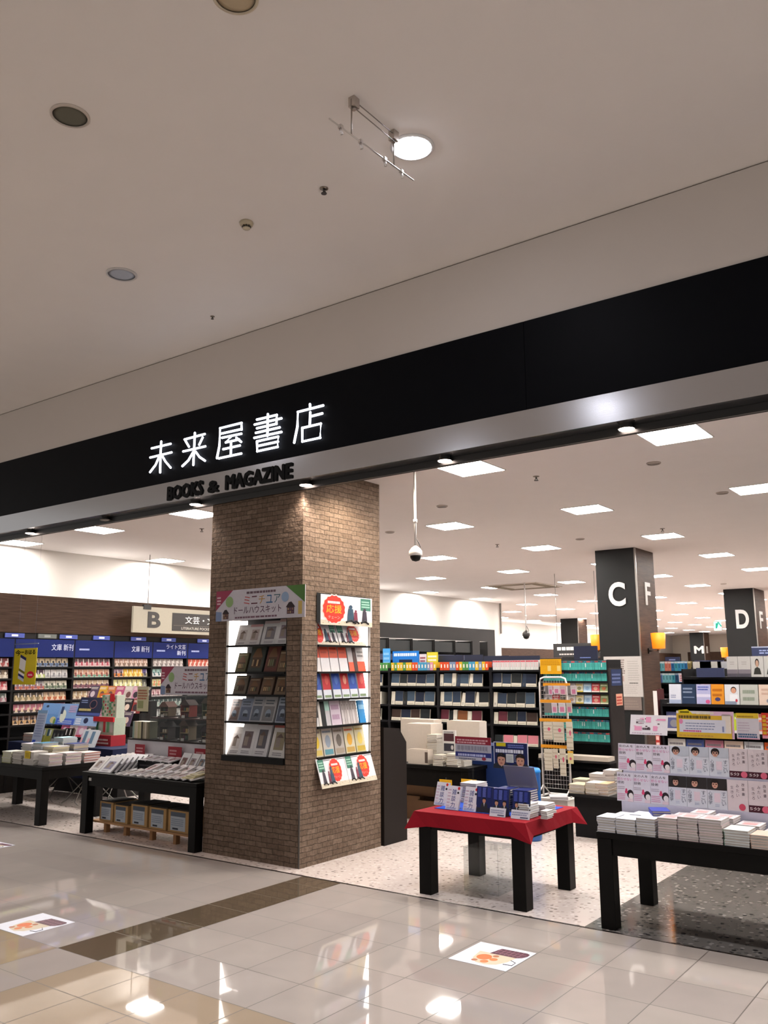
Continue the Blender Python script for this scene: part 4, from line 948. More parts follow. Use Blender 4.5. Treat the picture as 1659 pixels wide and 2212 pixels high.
def dollhouse(x, z, k):
    cs = (('6a5a48', '5a3a30', 'b09a70'), ('8a3a34', '3a2a28', 'c9a070'), ('5f6a50', '4a4036', 'a8a080'), ('9a6a6a', '5a2a30', 'd0b090'), ('3a3030', '2a2020', '8a7050'), ('7a6a58', '4a3428', 'c0a880'), ('4a3a3a', '30222a', '9a8060'), ('6a4a3a', '3a2a24', 'b09060'))[k]
    t = thing('dollhouse', '%s dollhouse on the %s shelf of the clear showcase, %s from the left' % (('small green brown', 'red roofed', 'leafy green', 'pink fronted', 'dark', 'tan', 'two-storey dark', 'brown')[k], 'upper' if z > ZC + .2 else 'lower', nth(k % 4)), 'dollhouse', (x, 7.64, z))
    w, d, h = (.17, .13, .13 + .03 * (k % 3))[:3]
    B().box((-w / 2 - .02, -d / 2 - .02, 0), (w / 2 + .02, d / 2 + .02, .012), '3a2a24').build('base', 'gloss', t)
    b = B().box((-w / 2, d / 2 - .01, .012), (w / 2, d / 2, h), cs[0]).box((-w / 2, -d / 2, .012), (-w / 2 + .008, d / 2 - .01, h), cs[0]).box((w / 2 - .008, -d / 2, .012), (w / 2, d / 2 - .01, h), cs[0]).box((-w / 2 + .008, -d / 2, h * .5), (w / 2 - .008, d / 2 - .01, h * .5 + .006), cs[2]); b.build('walls', 'matte', t)
    b = B(); b.T = Matrix(((1, 0, 0, 0), (0, 0, -1, d / 2 + .015), (0, 1, 0, 0), (0, 0, 0, 1))); b.prism(((-w / 2 - .015, h), (w / 2 + .015, h), (w * .12, h + .07), (-w * .2, h + .065)), 0, d + .03, cs[1]); b.build('roof', 'matte', t)
    r = random.Random(k); b = B()
    for q in range(6): b.box((-w * .4 + q % 3 * w * .27, -d * .2, (.013, h * .5 + .0065)[q // 3]), (-w * .4 + q % 3 * w * .27 + w * .18, d * .2, (.013, h * .5 + .0065)[q // 3] + h * .25), r.choice(('c9a46a', '8a4a3a', '5a6a5a', 'd8c8b0', '6a3a4a')))
    b.build('furniture', 'matte', t); 
    B().box((-.03, -d / 2 - .03, .0), (.03, -d / 2 - .027, .035), 'e0dad4').build('price_label', 'paper', t)


for k in range(8): dollhouse(-9.22 + (k % 4) * .41, ZC + (.289 if k < 4 else .001), k)
W, H = 1.3, .36
card('dollhouse_banner', W, H, .008, 'c9c6d0', lambda b: doll_banner(b, W, H), 'dollhouse kit banner standing on top of the clear showcase', 'banner', (-9.28, 7.55, ZC + .582), 0, 0, 'dollhouse banners')
card('notice_sheet', .24, .33, .004, 'd0cba8', lambda b: (b.bars(.02, .16, .22, .3, 4, 'b06a50', .001, .6, 3), b.rect(.02, .04, .14, .14, '9aa070', .001)), 'yellowish notice standing on the plinth to the left of the showcase', 'notice', (-9.83, 7.6, ZC + .35), 0, 0)
B().box((.1, .004, 0), (.14, .012, .36), 'd8dcdc')
o = B().box((-.02, -.02, 0), (.02, .02, .35), 'cfd6d6').build('post', 'acrylic'); o.location = (-9.71, 7.63, ZC); tag(o, 'clear post holding the yellowish notice beside the showcase', 'stand')
# books and boxes on the left of the plinth
for k in range(9):
    th = random.uniform(.028, .04); c = ('8fa8a0', 'cfc6a8', 'd6ccb4', 'b8b48a', 'c9c2a0', '4a4438', 'a8a088', 'd0c4b0', '8a8470')[k]
    b = face_book(.16, .22, th, c, c, ()); o = b.build('book', 'gloss'); o.rotation_euler = (0, 0, -PI / 2); o.location = (-9.79 + .036 * k, 7.6, ZC + .001) ; tag(o, 'spine-out cream book, %s from the left beside the showcase' % nth(k), 'book', 'books beside the showcase')

# ------------------------------------------------------------------ navy cloth table with tilted posters, folding legs
NX0, NX1, NY0, NY1, NZ = -13.6, -10.85, 8.0, 8.75, .87
t = thing('folding_table', 'folding table with crossed steel legs under a navy cloth', 'table', (NX0, NY0, 0)); w = NX1 - NX0; d = NY1 - NY0
B().box((.02, .02, NZ - .03), (w - .02, d - .02, NZ - .003), '8a8682').build('tabletop', 'plastic', t)
for x in (.95, 1.62, 2.35):
    for s in (0, 1): B().tube([(x - .17 + .0, (.07, d - .07)[s], .012), (x - .1, (.07, d - .07)[s], .05), (x + .28, (.07, d - .07)[1 - s], NZ - .04)], .009, '7a7672', 8).build('leg', 'metal', t); B().tube([(x + .28, (.05, d - .05)[s], .012), (x + .2, (.05, d - .05)[s], .05), (x - .17, (.05, d - .05)[1 - s], NZ - .04)], .009, '7a7672', 8).build('leg', 'metal', t)
b = B(); c = '161d38'
for a, e in (((-.01, -.01, NZ - .002), (w + .01, d + .01, NZ + .002)), ((-.012, -.014, .42), (w + .012, -.008, NZ - .002)), ((w + .008, -.01, .42), (w + .014, d + .01, NZ - .002))): b.box(a, e, c)
o = b.build('tablecloth', 'cloth'); o.location = (NX0, NY0, 0); tag(o, 'dark navy cloth draped over the folding table', 'tablecloth')
NZ += .003


def tier(x0, x1, y, z, h, th, items, where, lean=-.25):
    """face-out books in a row: (share of the width, height, colour, deco, name)"""
    x = x0; tot = sum(i[0] for i in items)
    for k, (f, hh, c, deco, nm) in enumerate(items):
        wd = (x1 - x0) * f / tot; b = face_book(wd * .95, hh, th, c, c, deco); o = b.build('magazine' if 'magazine' in nm else 'display_book', 'gloss'); o.location = (x + wd / 2, y, z); o.rotation_euler = (lean, 0, random.uniform(-.05, .05)); x += wd
        tag(o, '%s, %s from left, %s' % (nm, nth(k), where), 'book', 'books in the ' + where)


D1 = lambda c, d: (('b', -.4, .7, .4, .92, c), ('e', 0, .4, .26, .2, d), ('r', -.5, 0, .5, .14, c))
X = lambda u, y=8.06: at(u, 1600, y=y).x
GB = ('r', -.5, 0, .5, .5, '8a8a3a')
tier(X(70), X(107), 8.05, NZ, .2, .02, [(1, .24, '9a9f6a', (GB, ('r', -.3, .5, .1, .95, '2f4a5a'), ('r', .12, .55, .4, .9, 'c8ccd0')), 'olive picture book')] * 3, 'front row on the navy table')
tier(X(109), X(150), 8.05, NZ, .2, .02, [(1, .22, '2a2a2c', (('r', -.5, 0, .5, .4, '8d8d92'), ('e', .1, .6, .2, .18, '6a6a6a')), 'black and grey comic')] * 3 + [(1, .26, '1c1716', (('r', -.1, .6, .15, .95, 'e0dcd8'), ('r', -.5, 0, .5, .3, '8a8a90')), 'black book with a white strip')] * 2, 'black row on the navy table')
tier(X(172), X(203), 8.03, NZ, .25, .05, [(1, .27, 'c8ccd2', (('r', -.2, .2, .25, .9, '5f7a94'), ('r', -.48, .0, -.2, .5, 'd8a8b0')), 'pale book with a blue picture')] * 2, 'right row on the navy table', -.4)
t = thing('riser_shelf', 'clear two-step riser under the blue posters on the navy table', 'riser', (X(80, 8.2), 8.17, NZ)); B().box((0, 0, .26), (1.5, .42, .275), 'ffffff').build('upper_step', 'acrylic', t); B().box((0, 0, 0), (.008, .42, .2595), 'ffffff').build('side_pane', 'acrylic', t); B().box((1.492, 0, 0), (1.5, .42, .2595), 'ffffff').build('side_pane', 'acrylic', t)
tier(X(82, 8.3), X(160, 8.3), 8.25, NZ, .2, .02, [(1, .2, 'b08a94', D1('d0a8b0', '8a6a70'), 'dusty pink paperback')] * 3 + [(1, .22, '7a7466', D1('c8b890', '4a4438'), 'grey brown paperback')] * 4, 'middle row under the posters')
for k, (u0, u1, vb, vt, lab) in enumerate(((81, 119, 1563, 1516, 'sky blue tilted poster with a small dark bird at its top'), (119, 158, 1563, 1516, 'sky blue tilted poster with pink writing and a white figure'), (158, 208, 1562, 1503, 'dark navy tilted poster with a circle and a blue lower half'))):
    a = at(u0, vb, y=8.3); c = at(u1, vb, y=8.3); W = c.x - a.x; zb = 1.155; H = (.34, .34, .45)[k]
    def art(b, k=k, W=W, H=H):
        if k == 0:
            b.rect(0, H * .45, W, H, '7ba6e0', .001); b.ell(W * .3, H * .84, W * .08, H * .06, '3a4a6a', .002); b.ell(W * .8, H * .2, W * .16, H * .16, 'd8cfa0', .002); b.ell(W * .9, H * .14, W * .06, H * .14, '7a9a4a', .003)
        elif k == 1:
            b.rect(0, 0, W, H * .3, '4a6ac8', .001); b.ell(W * .3, H * .4, W * .16, H * .3, 'e0e6d8', .002); b.rect(W * .12, H * .5, W * .26, H * .85, '3a4a70', .003); b.bars(W * .55, H * .6, W * .95, H * .95, 4, 'd8a8c8', .002, .5, 2); b.bars(W * .1, H * .06, W * .9, H * .24, 2, 'a8b8e8', .002, .6, 4)
        else:
            b.rect(0, 0, W, H * .33, '9ab4e0', .001); b.rect(0, H * .36, W, H * .46, '4a5a9a', .001); b.ell(W * .62, H * .76, W * .16, H * .16, '7a5a60', .002); b.ell(W * .62, H * .76, W * .13, H * .13, '1d2238', .003); b.bars(W * .06, H * .52, W * .6, H * .62, 1, 'c8b878', .002, .8, 5); b.bars(W * .08, H * .8, W * .36, H * .94, 2, '8a9ac8', .002, .5, 6); b.ell(W * .5, H * .18, W * .1, H * .1, '2a3050', .002); b.bars(W * .06, H * .05, W * .3, H * .28, 3, 'e8eef8', .002, .6, 7)
    card('tilted_poster', W * .99, H, .008, ('6f9ed8', '86a8dc', '252b44')[k], art, lab, 'poster', (a.x, 8.3, zb), 0, -.28, None, 'gloss')
a = at(62, 1604, y=7.98); b = B().box((0, 0, 0), (.24, .005, .52), 'a9b4d0'); b.T = CARD; b.bars(.03, .1, .21, .46, 9, '8a94b8', .001, .5, 3); b.rect(0, .47, .24, .52, '7a9ac0', .001); b.rect(.02, .0, .1, .05, '3a5ac0', .001)
o = b.build('info_sheet', 'gloss'); o.location = (a.x, 8.02, NZ); o.rotation_euler = (-.2, 0, .08); tag(o, 'tall pale blue information sheet standing at the left of the blue posters', 'notice')
# crowded magazines at the far left behind the table
MG = [('b4567a', 'pink'), ('2f2c30', 'black and white'), ('d0a03a', 'golden'), ('c8b8b4', 'pale'), ('8a3a3a', 'dark red'), ('c87a4a', 'orange'), ('c890a8', 'light pink'), ('5a4a60', 'purple grey')]
t = thing('magazine_stand', 'black stepped magazine stand at the far left behind the navy table', 'stand', (-14.0 + .35, 8.9, 0))
for s in range(4): B().box((0, .18 * s, 0), (1.75, .18 * s + .179, .9 + .2 * s), '191717').build('step', 'blackwood', t)
for s in range(4):
    it = []
    for k in range(7): c, nm = MG[(k * 3 + s * 5) % 8]; it.append((1, .25, c, (('b', -.42, .76, .42, .95, 'f0e8dc'), ('e', random.uniform(-.15, .15), .4, .28, .22, random.choice(('e8d0c0', '3a3238', 'd8c8d0', '6a4a4a'))), ('r', -.5, .02, .1, .14, random.choice(('e0c83a', 'f0e8e8', 'c03a4a')))), nm + ' magazine'))
    tier(-13.62, -11.92, 8.91 + .18 * s, .902 + .2 * s, .25, .012, it, ('lowest', 'second', 'third', 'top')[s] + ' step of the magazine stand', -.3)
stack(-13.3, 8.25, NZ, .28, .22, 7, .018, (('d8d0cc', 'a88a90'), ('c86a4a', 'a04a3a'), ('e0d8d0', 'c8a8a0')), 'red and white magazine', 'left stack on the navy table', 'stacks on the navy table')
stack(-12.95, 8.22, NZ, .26, .22, 5, .018, (('4a3a5a', '3a2a4a'), ('c8b8c8', 'a898a8')), 'purple magazine', 'purple stack on the navy table', 'stacks on the navy table')
for k, (x, c) in enumerate(((-12.55, 'd8c43a'), (-12.3, 'd8d4a8'), (-12.75, 'd0622a'))):
    b = B().box((0, 0, 0), (.22, .006, .16), c); b.T = CARD; b.bars(.03, .03, .19, .13, 3, 'f4ecd0', .001, .5, k); o = b.build('pop_card', 'paper'); o.location = (x, 9.0 + .03 * k, 1.43 + .02 * k); o.rotation_euler = (-.2, 0, .1 * k); tag(o, '%s card above the magazines at the left, beside the blue posters' % ('yellow', 'cream', 'orange')[k], 'card')
# red and green carton display at the right end of the navy table
t = thing('carton_display', 'red and green carton display standing between blue posters and showcase', 'display', (X(225, 8.35), 8.4, NZ))
b = B().box((-.26, -.12, 0), (.26, .15, .16), 'a8303a'); b.T = Matrix.Translation((0, -.12, 0)) @ CARD; b.bars(-.22, .03, .22, .13, 2, 'e8d0c8', .001, .5, 3); b.build('lower_tray', 'gloss', t)
b = B().box((-.24, -.06, .16), (.24, .15, .42), 'b9c4b0'); b.T = Matrix.Translation((0, -.06, 0)) @ CARD
for k in range(5): b.rect(-.21 + k * .09, .2, -.15 + k * .09, .38, ('4f9a6a', 'd8d4cc', 'c03a40', '6fae80', 'd8ccc8')[k], .001)
b.build('middle_box', 'gloss', t); B().box((-.25, -.09, .36), (.25, -.061, .43), 'd02a34').build('red_band', 'gloss', t)
b = B().box((-.16, .0, .42), (.2, .15, .76), 'c2c8b8'); b.T = CARD
for k in range(36): b.rect(-.15 + k % 6 * .055, .44 + k // 6 * .05, -.11 + k % 6 * .055, .475 + k // 6 * .05, ('6f9a7a', 'd0d0c4', '4a8a60', 'b8a890', 'a8424a', '8fb098')[(k * 7 + k // 6) % 6], .0015)
for k in range(4): b.rect(-.17 + k * .09, .46, -.11 + k * .09, .76, ('7aa884', 'd8d8cc', '5a9a70', 'c9b8a0')[k], .001)
b.build('upper_box', 'gloss', t); B().box((.04, -.012, .66), (.14, -.002, .78), 'd02a34').build('red_tab', 'gloss', t)
# ------------------------------------------------------------------ floor stickers
def floor_sheet(x, y, w, h, label):
    b = B().box((0, 0, 0), (w, h, .0015), 'e6e8f4'); z = .002; X = lambda f: f * w; Y = lambda f: f * h
    pts = [(X(.4), Y(.58)), (X(.46), Y(.88)), (X(.9), Y(.9)), (X(.96), Y(.86)), (X(.97), Y(.76)), (X(.93), Y(.66)), (X(.86), Y(.6))]
    mug = [(X(.22), Y(.6)), (X(.86), Y(.6)), (X(.83), Y(.35)), (X(.74), Y(.16)), (X(.6), Y(.08)), (X(.42), Y(.1)), (X(.28), Y(.26))]
    b.poly(mug, 'd8c8ae', z); b.poly(pts, '5a3040', z + .0003)
    for k in range(6): b.rect(X(.47 + .075 * k), Y(.62), X(.483 + .075 * k), Y(.88), '9a6a7a', z + .0006)
    for k in range(2): b.rect(X(.43), Y(.675 + .1 * k), X(.94), Y(.692 + .1 * k), '9a6a7a', z + .0006)
    b.ell(X(.42), Y(.38), X(.12), Y(.13), 'e2743a', z + .0004)
    for cx, cy, r in ((.36, .18, .05), (.52, .2, .065), (.6, .35, .065), (.56, .5, .05)): b.ell(X(cx), Y(cy), X(r), Y(r * 1.05), 'dd8048' if r > .06 else 'b5704a', z + .0005)
    b.tube([(X(.84), Y(.46), z), (X(.95), Y(.4), z), (X(.96), Y(.26), z), (X(.82), Y(.24), z)], .003, '5a5a66', 5)
    o = b.build('floor_sticker', 'gloss'); o.location = (x, y, .0004); tag(o, label, 'floor sticker')


floor_sheet(-3.49, 5.455, .455, .455, 'white floor sticker with an orange paw and chocolate bar, in front of the red table')
floor_sheet(-6.88, 4.0, .455, .455, 'white floor sticker with an orange paw at the left edge, beside the brown strip')
floor_sheet(-10.2, 5.67, .455, .23, 'white floor sticker mostly cut off by the left edge below the white stacks')

# ------------------------------------------------------------------ counter panel and cream boxes behind the pillar
t = thing('counter_panel', 'dark brown counter end panel with a cut corner, right of the brick pillar', 'counter', (-6.16, 8.315, 0))
b = B(); b.T = Matrix(((0, 0, 1, -.62), (1, 0, 0, 0), (0, 1, 0, 0), (0, 0, 0, 1))); b.prism(((0, 0), (.46, 0), (.46, 1.13), (.31, 1.3), (0, 1.325)), 0, .62, '1d1816'); b.build('panel', 'dark', t)
TD = table('dark wood table with cream cartons behind the counter end panel', -8.1, -5.86, 9.72, 10.6, .75, .11, .27)
zt = .751
for k, (u0, u1, y, z1, d, lab) in enumerate(((877, 931, 9.98, 1.255, .3, 'large cream carton on the dark table nearest the counter panel'), (881, 924, 9.78, .935, .18, 'small cream carton in front of the large cream carton'), (966, 1036, 10.3, 1.29, .2, 'wide cream carton behind the red grey and blue poster'), (866, 938, 10.35, 1.29, .2, 'cream carton behind the large cream carton'))):
    a, c = at(u0, 1600, y=y), at(u1, 1600, y=y); w = c.x - a.x
    t = thing('cream_carton', lab, 'box', (a.x, y, zt)); B().box((0, 0, 0), (w, d, z1 - zt), 'd6c9bb').build('carton_body', 'paper', t)
    B().box((.01, .01, z1 - zt + .0005), (w - .01, d - .01, z1 - zt + .006), 'c4b6a6').build('lid', 'paper', t)
    if k == 1: B().box((w - .05, -.002, .02), (w - .005, -.0005, .16), '4a3c34').build('dark_strip', 'matte', t)  # dark upright strip at the right of the small carton's front
CR = (('ded4bf', 'cdbfa2'), ('e0d8c8', 'd0c4ac'))
for k, (u, y, n, w, d) in enumerate(((942, 10.0, 17, .16, .2), (955, 9.86, 6, .15, .2), (985, 9.86, 7, .17, .2), (1000, 9.95, 5, .15, .2))):
    stack(at(u, 1640, y=y).x, y, zt, w, d, n, .022, CR, 'cream book', '%s cream stack on dark table' % nth(k), 'cream stacks on the dark table')
b = B().box((0, 0, 0), (.2, .03, .3), 'd8d4d0'); b.T = CARD; b.rect(.02, .16, .18, .26, '4a2f34', .001); b.rect(.02, .03, .18, .13, '3a3a44', .001); b.ell(.15, .08, .02, .03, 'c8c0c0', .002); b.bars(.02, .27, .18, .295, 1, '6a6468', .001)
o = b.build('picture_box', 'gloss'); o.location = (at(950, 1600, y=9.9).x, 9.97, zt + .14); tag(o, 'white box with two dark pictures standing on cream books', 'box')
for k, (u, z, w, h, d, y) in enumerate(((885, .002, .34, .3, .4, 10.0), (925, .002, .36, .26, .4, 9.95), (905, .305, .5, .18, .4, 10.05), (965, .002, .3, .2, .35, 10.0))):
    t = thing('carton', 'brown carton under the dark table, %s' % ('front left one', 'second from the left', 'one lying on top', 'rightmost one')[k], 'box', (at(u, 1740, y=y).x - w / 2, y, z)); B().box((0, 0, 0), (w, d, h), '6f5238').build('carton_body', 'matte', t); B().box((0, .17, h), (w, .23, h + .002), '8a6a4a').build('tape', 'gloss', t)
for k, (u0, u1, v0, v1) in enumerate(((949, 976, 1683, 1699), (996, 1030, 1682, 1716))):
    a, c = at(u0, v0, y=9.55), at(u1, v1, y=9.55); b = B().box((0, 0, 0), (c.x - a.x, .005, a.z - c.z), 'd6a418'); b.T = CARD; b.bars(.01, .02, c.x - a.x - .01, (a.z - c.z) * .6, 2, 'b8860f', .001, .6, k)
    t = thing('yellow_card', 'yellow card on a short stand below the cream books, %s one' % ('left', 'right')[k], 'card', (a.x, 9.55, c.z)); o = b.build('card', 'paper', t); B().box(((c.x - a.x) / 2 - .006, .008, -c.z), ((c.x - a.x) / 2 + .006, .016, .1), '8a8a8a').build('post', 'metal', t); B().box(((c.x - a.x) / 2 - .06, -.05, -c.z), ((c.x - a.x) / 2 + .06, .07, -c.z + .008), '6a6a6a').build('foot', 'metal', t)

# ------------------------------------------------------------------ red cloth table
RX0, RX1, RY0, RY1, RH = -4.655, -3.565, 6.80, 7.80, .712
TR = table('dark wood square table under the red cloth', RX0, RX1, RY0, RY1, RH, .125, .15)
b = B(); T_, F_ = RH + .002, RH - .105; e = .022; cr = '7a0717'
x0, x1, y0, y1 = RX0 - e, RX1 + e, RY0 - e, RY1 + e
n = 8
top = []; low = []
for (ax, ay), (bx, by) in (((x0, y0), (x1, y0)), ((x1, y0), (x1, y1)), ((x1, y1), (x0, y1)), ((x0, y1), (x0, y0))):
    nx, ny = (by - ay), -(bx - ax); L_ = math.hypot(nx, ny); nx /= L_; ny /= L_
    for k in range(n):
        f = k / n; wv = .008 * math.sin(f * 11 + ax)
        top.append((ax + (bx - ax) * f, ay + (by - ay) * f, T_))
        if k == 0: low.append((ax + math.copysign(.075, ax - (x0 + x1) / 2), ay + math.copysign(.05, ay - (y0 + y1) / 2), T_ - .155))
        else:
            edge = min(f, 1 - f); dr = .12
            low.append((ax + (bx - ax) * f + nx * (.012 + wv), ay + (by - ay) * f + ny * (.012 + wv), T_ - dr))
ti = [b.p(q) for q in top]; li = [b.p(q) for q in low]
b.add(ti, cr)
for k in range(len(ti)): b.add([ti[k - 1], li[k - 1], li[k], ti[k]], cr)
o = b.build('tablecloth', 'cloth'); so = o.modifiers.new('thick', 'SOLIDIFY'); so.thickness = .003; so.offset = 1
tag(o, 'dark red cloth with pointed corners on the square table', 'tablecloth')
ZR_ = RH + .0055
b = B().box((0, 0, 0), (.97, .72, .003), '1d3f9a'); o = b.build('table_mat', 'cloth'); o.location = (-4.6, 7.0, ZR_); tag(o, 'blue mat lying on the red tablecloth', 'mat')
ZR_ += .0035


def chat_book(seed):
    b = B().box((-.075, 0, 0), (.075, .02, .215), 'd9d8e4', side='b9bccc'); b.T = CARD
    b.vtext('雑談力', -.02, .185, .05, '33408a', .0012, 1.16); b.ell(.052, .195, .014, .014, 'c83030', .0012); b.ell(.05, .155, .012, .01, '2a2a3a', .0012)
    b.bars(-.068, .03, -.03, .2, 6, 'c8a8c0', .0012, .3, seed); b.rect(-.072, .0, .072, .03, 'cdd2e8', .0012); b.bars(-.06, .006, .06, .024, 2, '6a7ab8', .0016, .5, seed)
    return b


for k, (u, v, y, lab) in enumerate(((950, 1742, 7.16, 'pale book with blue vertical title, leftmost and partly behind its copy'), (975, 1754, 7.0, 'pale book with blue vertical title, in front of its left copy'), (1013, 1754, 7.02, 'pale book with blue vertical title, rightmost of the three copies'))):
    o = chat_book(k).build('book', 'gloss'); o.location = (at(u, v, y=y).x, y, ZR_); o.rotation_euler = (-.3, 0, -.12); tag(o, lab, 'book', 'pale books on the red table')
    b = B().box((-.05, .03, 0), (.05, .033, .13), 'ffffff').box((-.05, .033, 0), (.05, .11, .003), 'ffffff'); s_ = b.build('book_stand', 'acrylic'); s_.location = (o.location.x, y + .035, ZR_); tag(s_, 'clear book stand behind the %s pale book' % ('leftmost', 'middle', 'rightmost')[k], 'stand')


def men_cover(b, W, H, z=.0012, two=True):
    """two suited men with dark hair at the foot of a cover"""
    for x, s, hair, tie in (((-.24, 1, '1d1a1c', '8aa0c0'), (.24, 1, '241a18', 'b0483a')) if two else ((0, 1, '1d1a1c', '8aa0c0'),)):
        cx = x * W; r = W * .13
        b.poly(((cx - W * .22, 0), (cx + W * .22, 0), (cx + W * .2, H * .16), (cx + W * .07, H * .24), (cx - W * .07, H * .24), (cx - W * .2, H * .16)), '2c3038', z)
        b.poly(((cx - W * .05, H * .24), (cx + W * .05, H * .24), (cx, H * .06)), 'e2e2e6', z * 1.5); b.poly(((cx - W * .015, H * .2), (cx + W * .015, H * .2), (cx, H * .07)), tie, z * 2)
        b.ell(cx, H * .315 + r * .42, r * .92, r * .82, hair, z * 2); b.ell(cx, H * .315, r * .76, r * .98, 'cf9a80', z * 2.5); b.poly(((cx - r * .74, H * .315 + r * .5), (cx - r * .1, H * .315 + r * .62), (cx + r * .74, H * .315 + r * .46), (cx + r * .7, H * .315 + r * .95), (cx - r * .7, H * .315 + r * .95)), hair, z * 2.8)
        for q in (-1, 1): b.ell(cx + q * r * .32, H * .33, r * .13, r * .09, '2a2020', z * 3, 8)
        b.ell(cx, H * .315 - r * .5, r * .26, r * .08, '9a4a44', z * 3, 8)
    return b


for k, (u, y) in enumerate(((1045, 7.02), (1080, 6.96), (1124, 6.96))):
    b = B().box((-.082, 0, 0), (.082, .02, .225), '1d2760', side='2a2a30'); b.T = Matrix.Translation((0, 0, .04)) @ CARD; men_cover(b, .164, .2, two=k > 0); b.T = CARD; b.rect(-.08, 0, .08, .042, '2a2c38', .0012)
    for q in range(3): b.bars(-.07 + q * .05, .135, -.035 + q * .05, .218, 7, ('4a5ab8', '6a78d0', '3f4ca8')[q], .001, .7, q + k * 3)
    o = b.build('book', 'gloss'); o.location = (at(u, 1760, y=y).x, y, ZR_); o.rotation_euler = (-.16, 0, 0); tag(o, 'navy book with suited men on its cover, %s from the left on the red table' % nth(k), 'book', 'navy books on the red table')
for k, (u0, u1) in enumerate(((1057, 1091), (1103, 1143))):
    a, c = at(u0, 1766, y=6.90), at(u1, 1766, y=6.90); W = c.x - a.x; b = B().box((0, 0, 0), (W, .004, .075), 'd2d6e2'); b.T = CARD; b.bars(.01, .03, W - .01, .066, 2, '8a92b0', .001, .5, k); b.bars(W * .5, .008, W - .01, .024, 1, '4a5270', .001, .7, k); 
    o = b.build('price_card', 'paper'); o.location = (a.x, 6.90, ZR_); o.rotation_euler = (-.3, 0, 0); tag(o, 'white price card in front of the navy books, %s one' % ('left', 'right')[k], 'card')
for q, (u, y, n) in enumerate(((1046, 7.3, 9), (1085, 7.3, 10), (1125, 7.3, 10))):
    stack(at(u, 1740, y=7.2).x, y, ZR_, .15, .2, n, .019, (('1d2760', '27327a'), ('202a68', '2f3a80')), 'navy book', '%s navy stack on red table' % nth(q), 'navy stacks on the red table')
stack(at(1150, 1750, y=7.12).x, 7.05, ZR_, .1, .2, 6, .019, (('c8ccd8', '2a2c34'), ('d8d4d8', '3a3c44')), 'dark spined book', 'stack right of the navy books', 'small stacks on the red table')
stack(at(1172, 1745, y=7.3).x, 7.3, ZR_, .16, .22, 5, .017, (('e2d8da', 'd0b8bc'), ('d8d8e0', 'c08a8a')), 'white and pink book', 'rear right stack on red table', 'small stacks on the red table')
stack(at(1183, 1745, y=7.1).x, 7.08, ZR_, .06, .12, 4, .016, (('e0dcdc', 'd8d0d0'),), 'small white booklet', 'right-hand booklet pile on red table', 'small stacks on the red table')
stack(at(1030, 1700, y=7.6).x, 7.55, ZR_, .18, .22, 9, .02, (('d8d0d4', 'b04a5a'), ('e2dcdc', 'c8c0c4')), 'white and red book', 'rear stack behind the pale books', 'small stacks on the red table')
# smoky panel
a, c = at(1075, 1703, y=7.25), at(1142, 1708, y=7.25); W = c.x - a.x
t = thing('sign_holder', 'empty smoky clear sign holder leaning above the navy books', 'sign holder', (a.x, 7.45, c.z + .0), 0, None, .3)
b = B(); b.prism(((0, 0), (W, 0), (W - .01, .2), (-.01, .2)), 0, .004, 'ffffff'); o = b.build('panel', M['smoke'], t); o.rotation_euler = (PI / 2, 0, 0)
B().box((.02, .0, -.028), (W - .02, .03, -.002), 'd8dce0').build('clip', 'metal', t)
B().box((W * .5 - .004, .012, -.195), (W * .5 + .004, .02, -.03), 'ffffff').build('post', 'acrylic', t)


def stand_poster(u0, v0, u1, v1, y, base, art, label, rot=0.0, foot=ZR_):
    a, c = at(u0, v0, y=y), at(u1, v1, y=y); W, H = c.x - a.x, a.z - c.z
    t = thing('poster_stand', label, 'poster', (a.x, y, c.z), rot)
    b = B().box((0, 0, 0), (W, .005, H), base); b.T = CARD; art(b, W, H); b.build('poster', 'gloss', t)
    B().box((W * .45, .006, foot - c.z), (W * .5, .01, H * .8), 'ffffff').build('clear_post', 'acrylic', t); B().box((W * .3, -.04, foot - c.z - .0), (W * .65, .08, foot - c.z + .004), 'ffffff').build('clear_foot', 'acrylic', t)
    return t


def red_art(b, W, H):
    b.rect(0, H * .68, W, H, '8f2436', .001); b.rect(0, H * .34, W, H * .68, 'b4b4c0', .001); b.rect(0, H * .14, W, H * .34, '2c3578', .001); b.rect(0, 0, W, H * .14, 'b8bac8', .001)
    b.bars(W * .05, H * .72, W * .95, H * .93, 2, 'd8a8b0', .0015, .6, 1); b.bars(W * .06, H * .38, W * .94, H * .64, 1, '8f8f9c', .0015, .9, 2); b.bars(W * .06, H * .38, W * .94, H * .5, 1, 'b0b0bc', .002, .4, 8); b.bars(W * .08, H * .17, W * .92, H * .31, 1, 'b8c0e8', .0015, .7, 3); b.bars(W * .1, H * .03, W * .6, H * .1, 1, '5a5a6a', .0015, .7, 4); b.ell(W * .8, H * .09, W * .06, H * .07, '9a3040', .002)


def men_art(b, W, H):
    b.rect(W * .02, H * .02, W * .98, H * .98, '1b2558', .001); b.rect(W * .08, H * .84, W * .36, H * .97, 'd8c81f', .0015); b.bars(W * .06, H * .6, W * .94, H * .76, 1, 'e2e4f0', .0015, .8, 3); b.bars(W * .42, H * .8, W * .9, H * .95, 2, '7a88d0', .0015, .6, 4)
    b.rect(W * .36, H * .24, W * .58, H * .56, 'd0d4d0', .0015); b.bars(W * .39, H * .28, W * .55, H * .52, 4, 'a8b0b4', .002, .5, 5); b.bars(W * .6, H * .28, W * .76, H * .56, 5, '8a90a8', .0015, .6, 6)
    T0 = b.T.copy(); b.T = T0 @ Matrix.Translation((W * .5, 0, .0014)); men_cover(b, W * 1.15, H * 1.0); b.T = T0; b.rect(W * .32, H * .03, W * .74, H * .13, 'c8ccd8', .006); b.bars(W * .34, H * .05, W * .72, H * .11, 1, '4a5478', .0065, .8, 7)


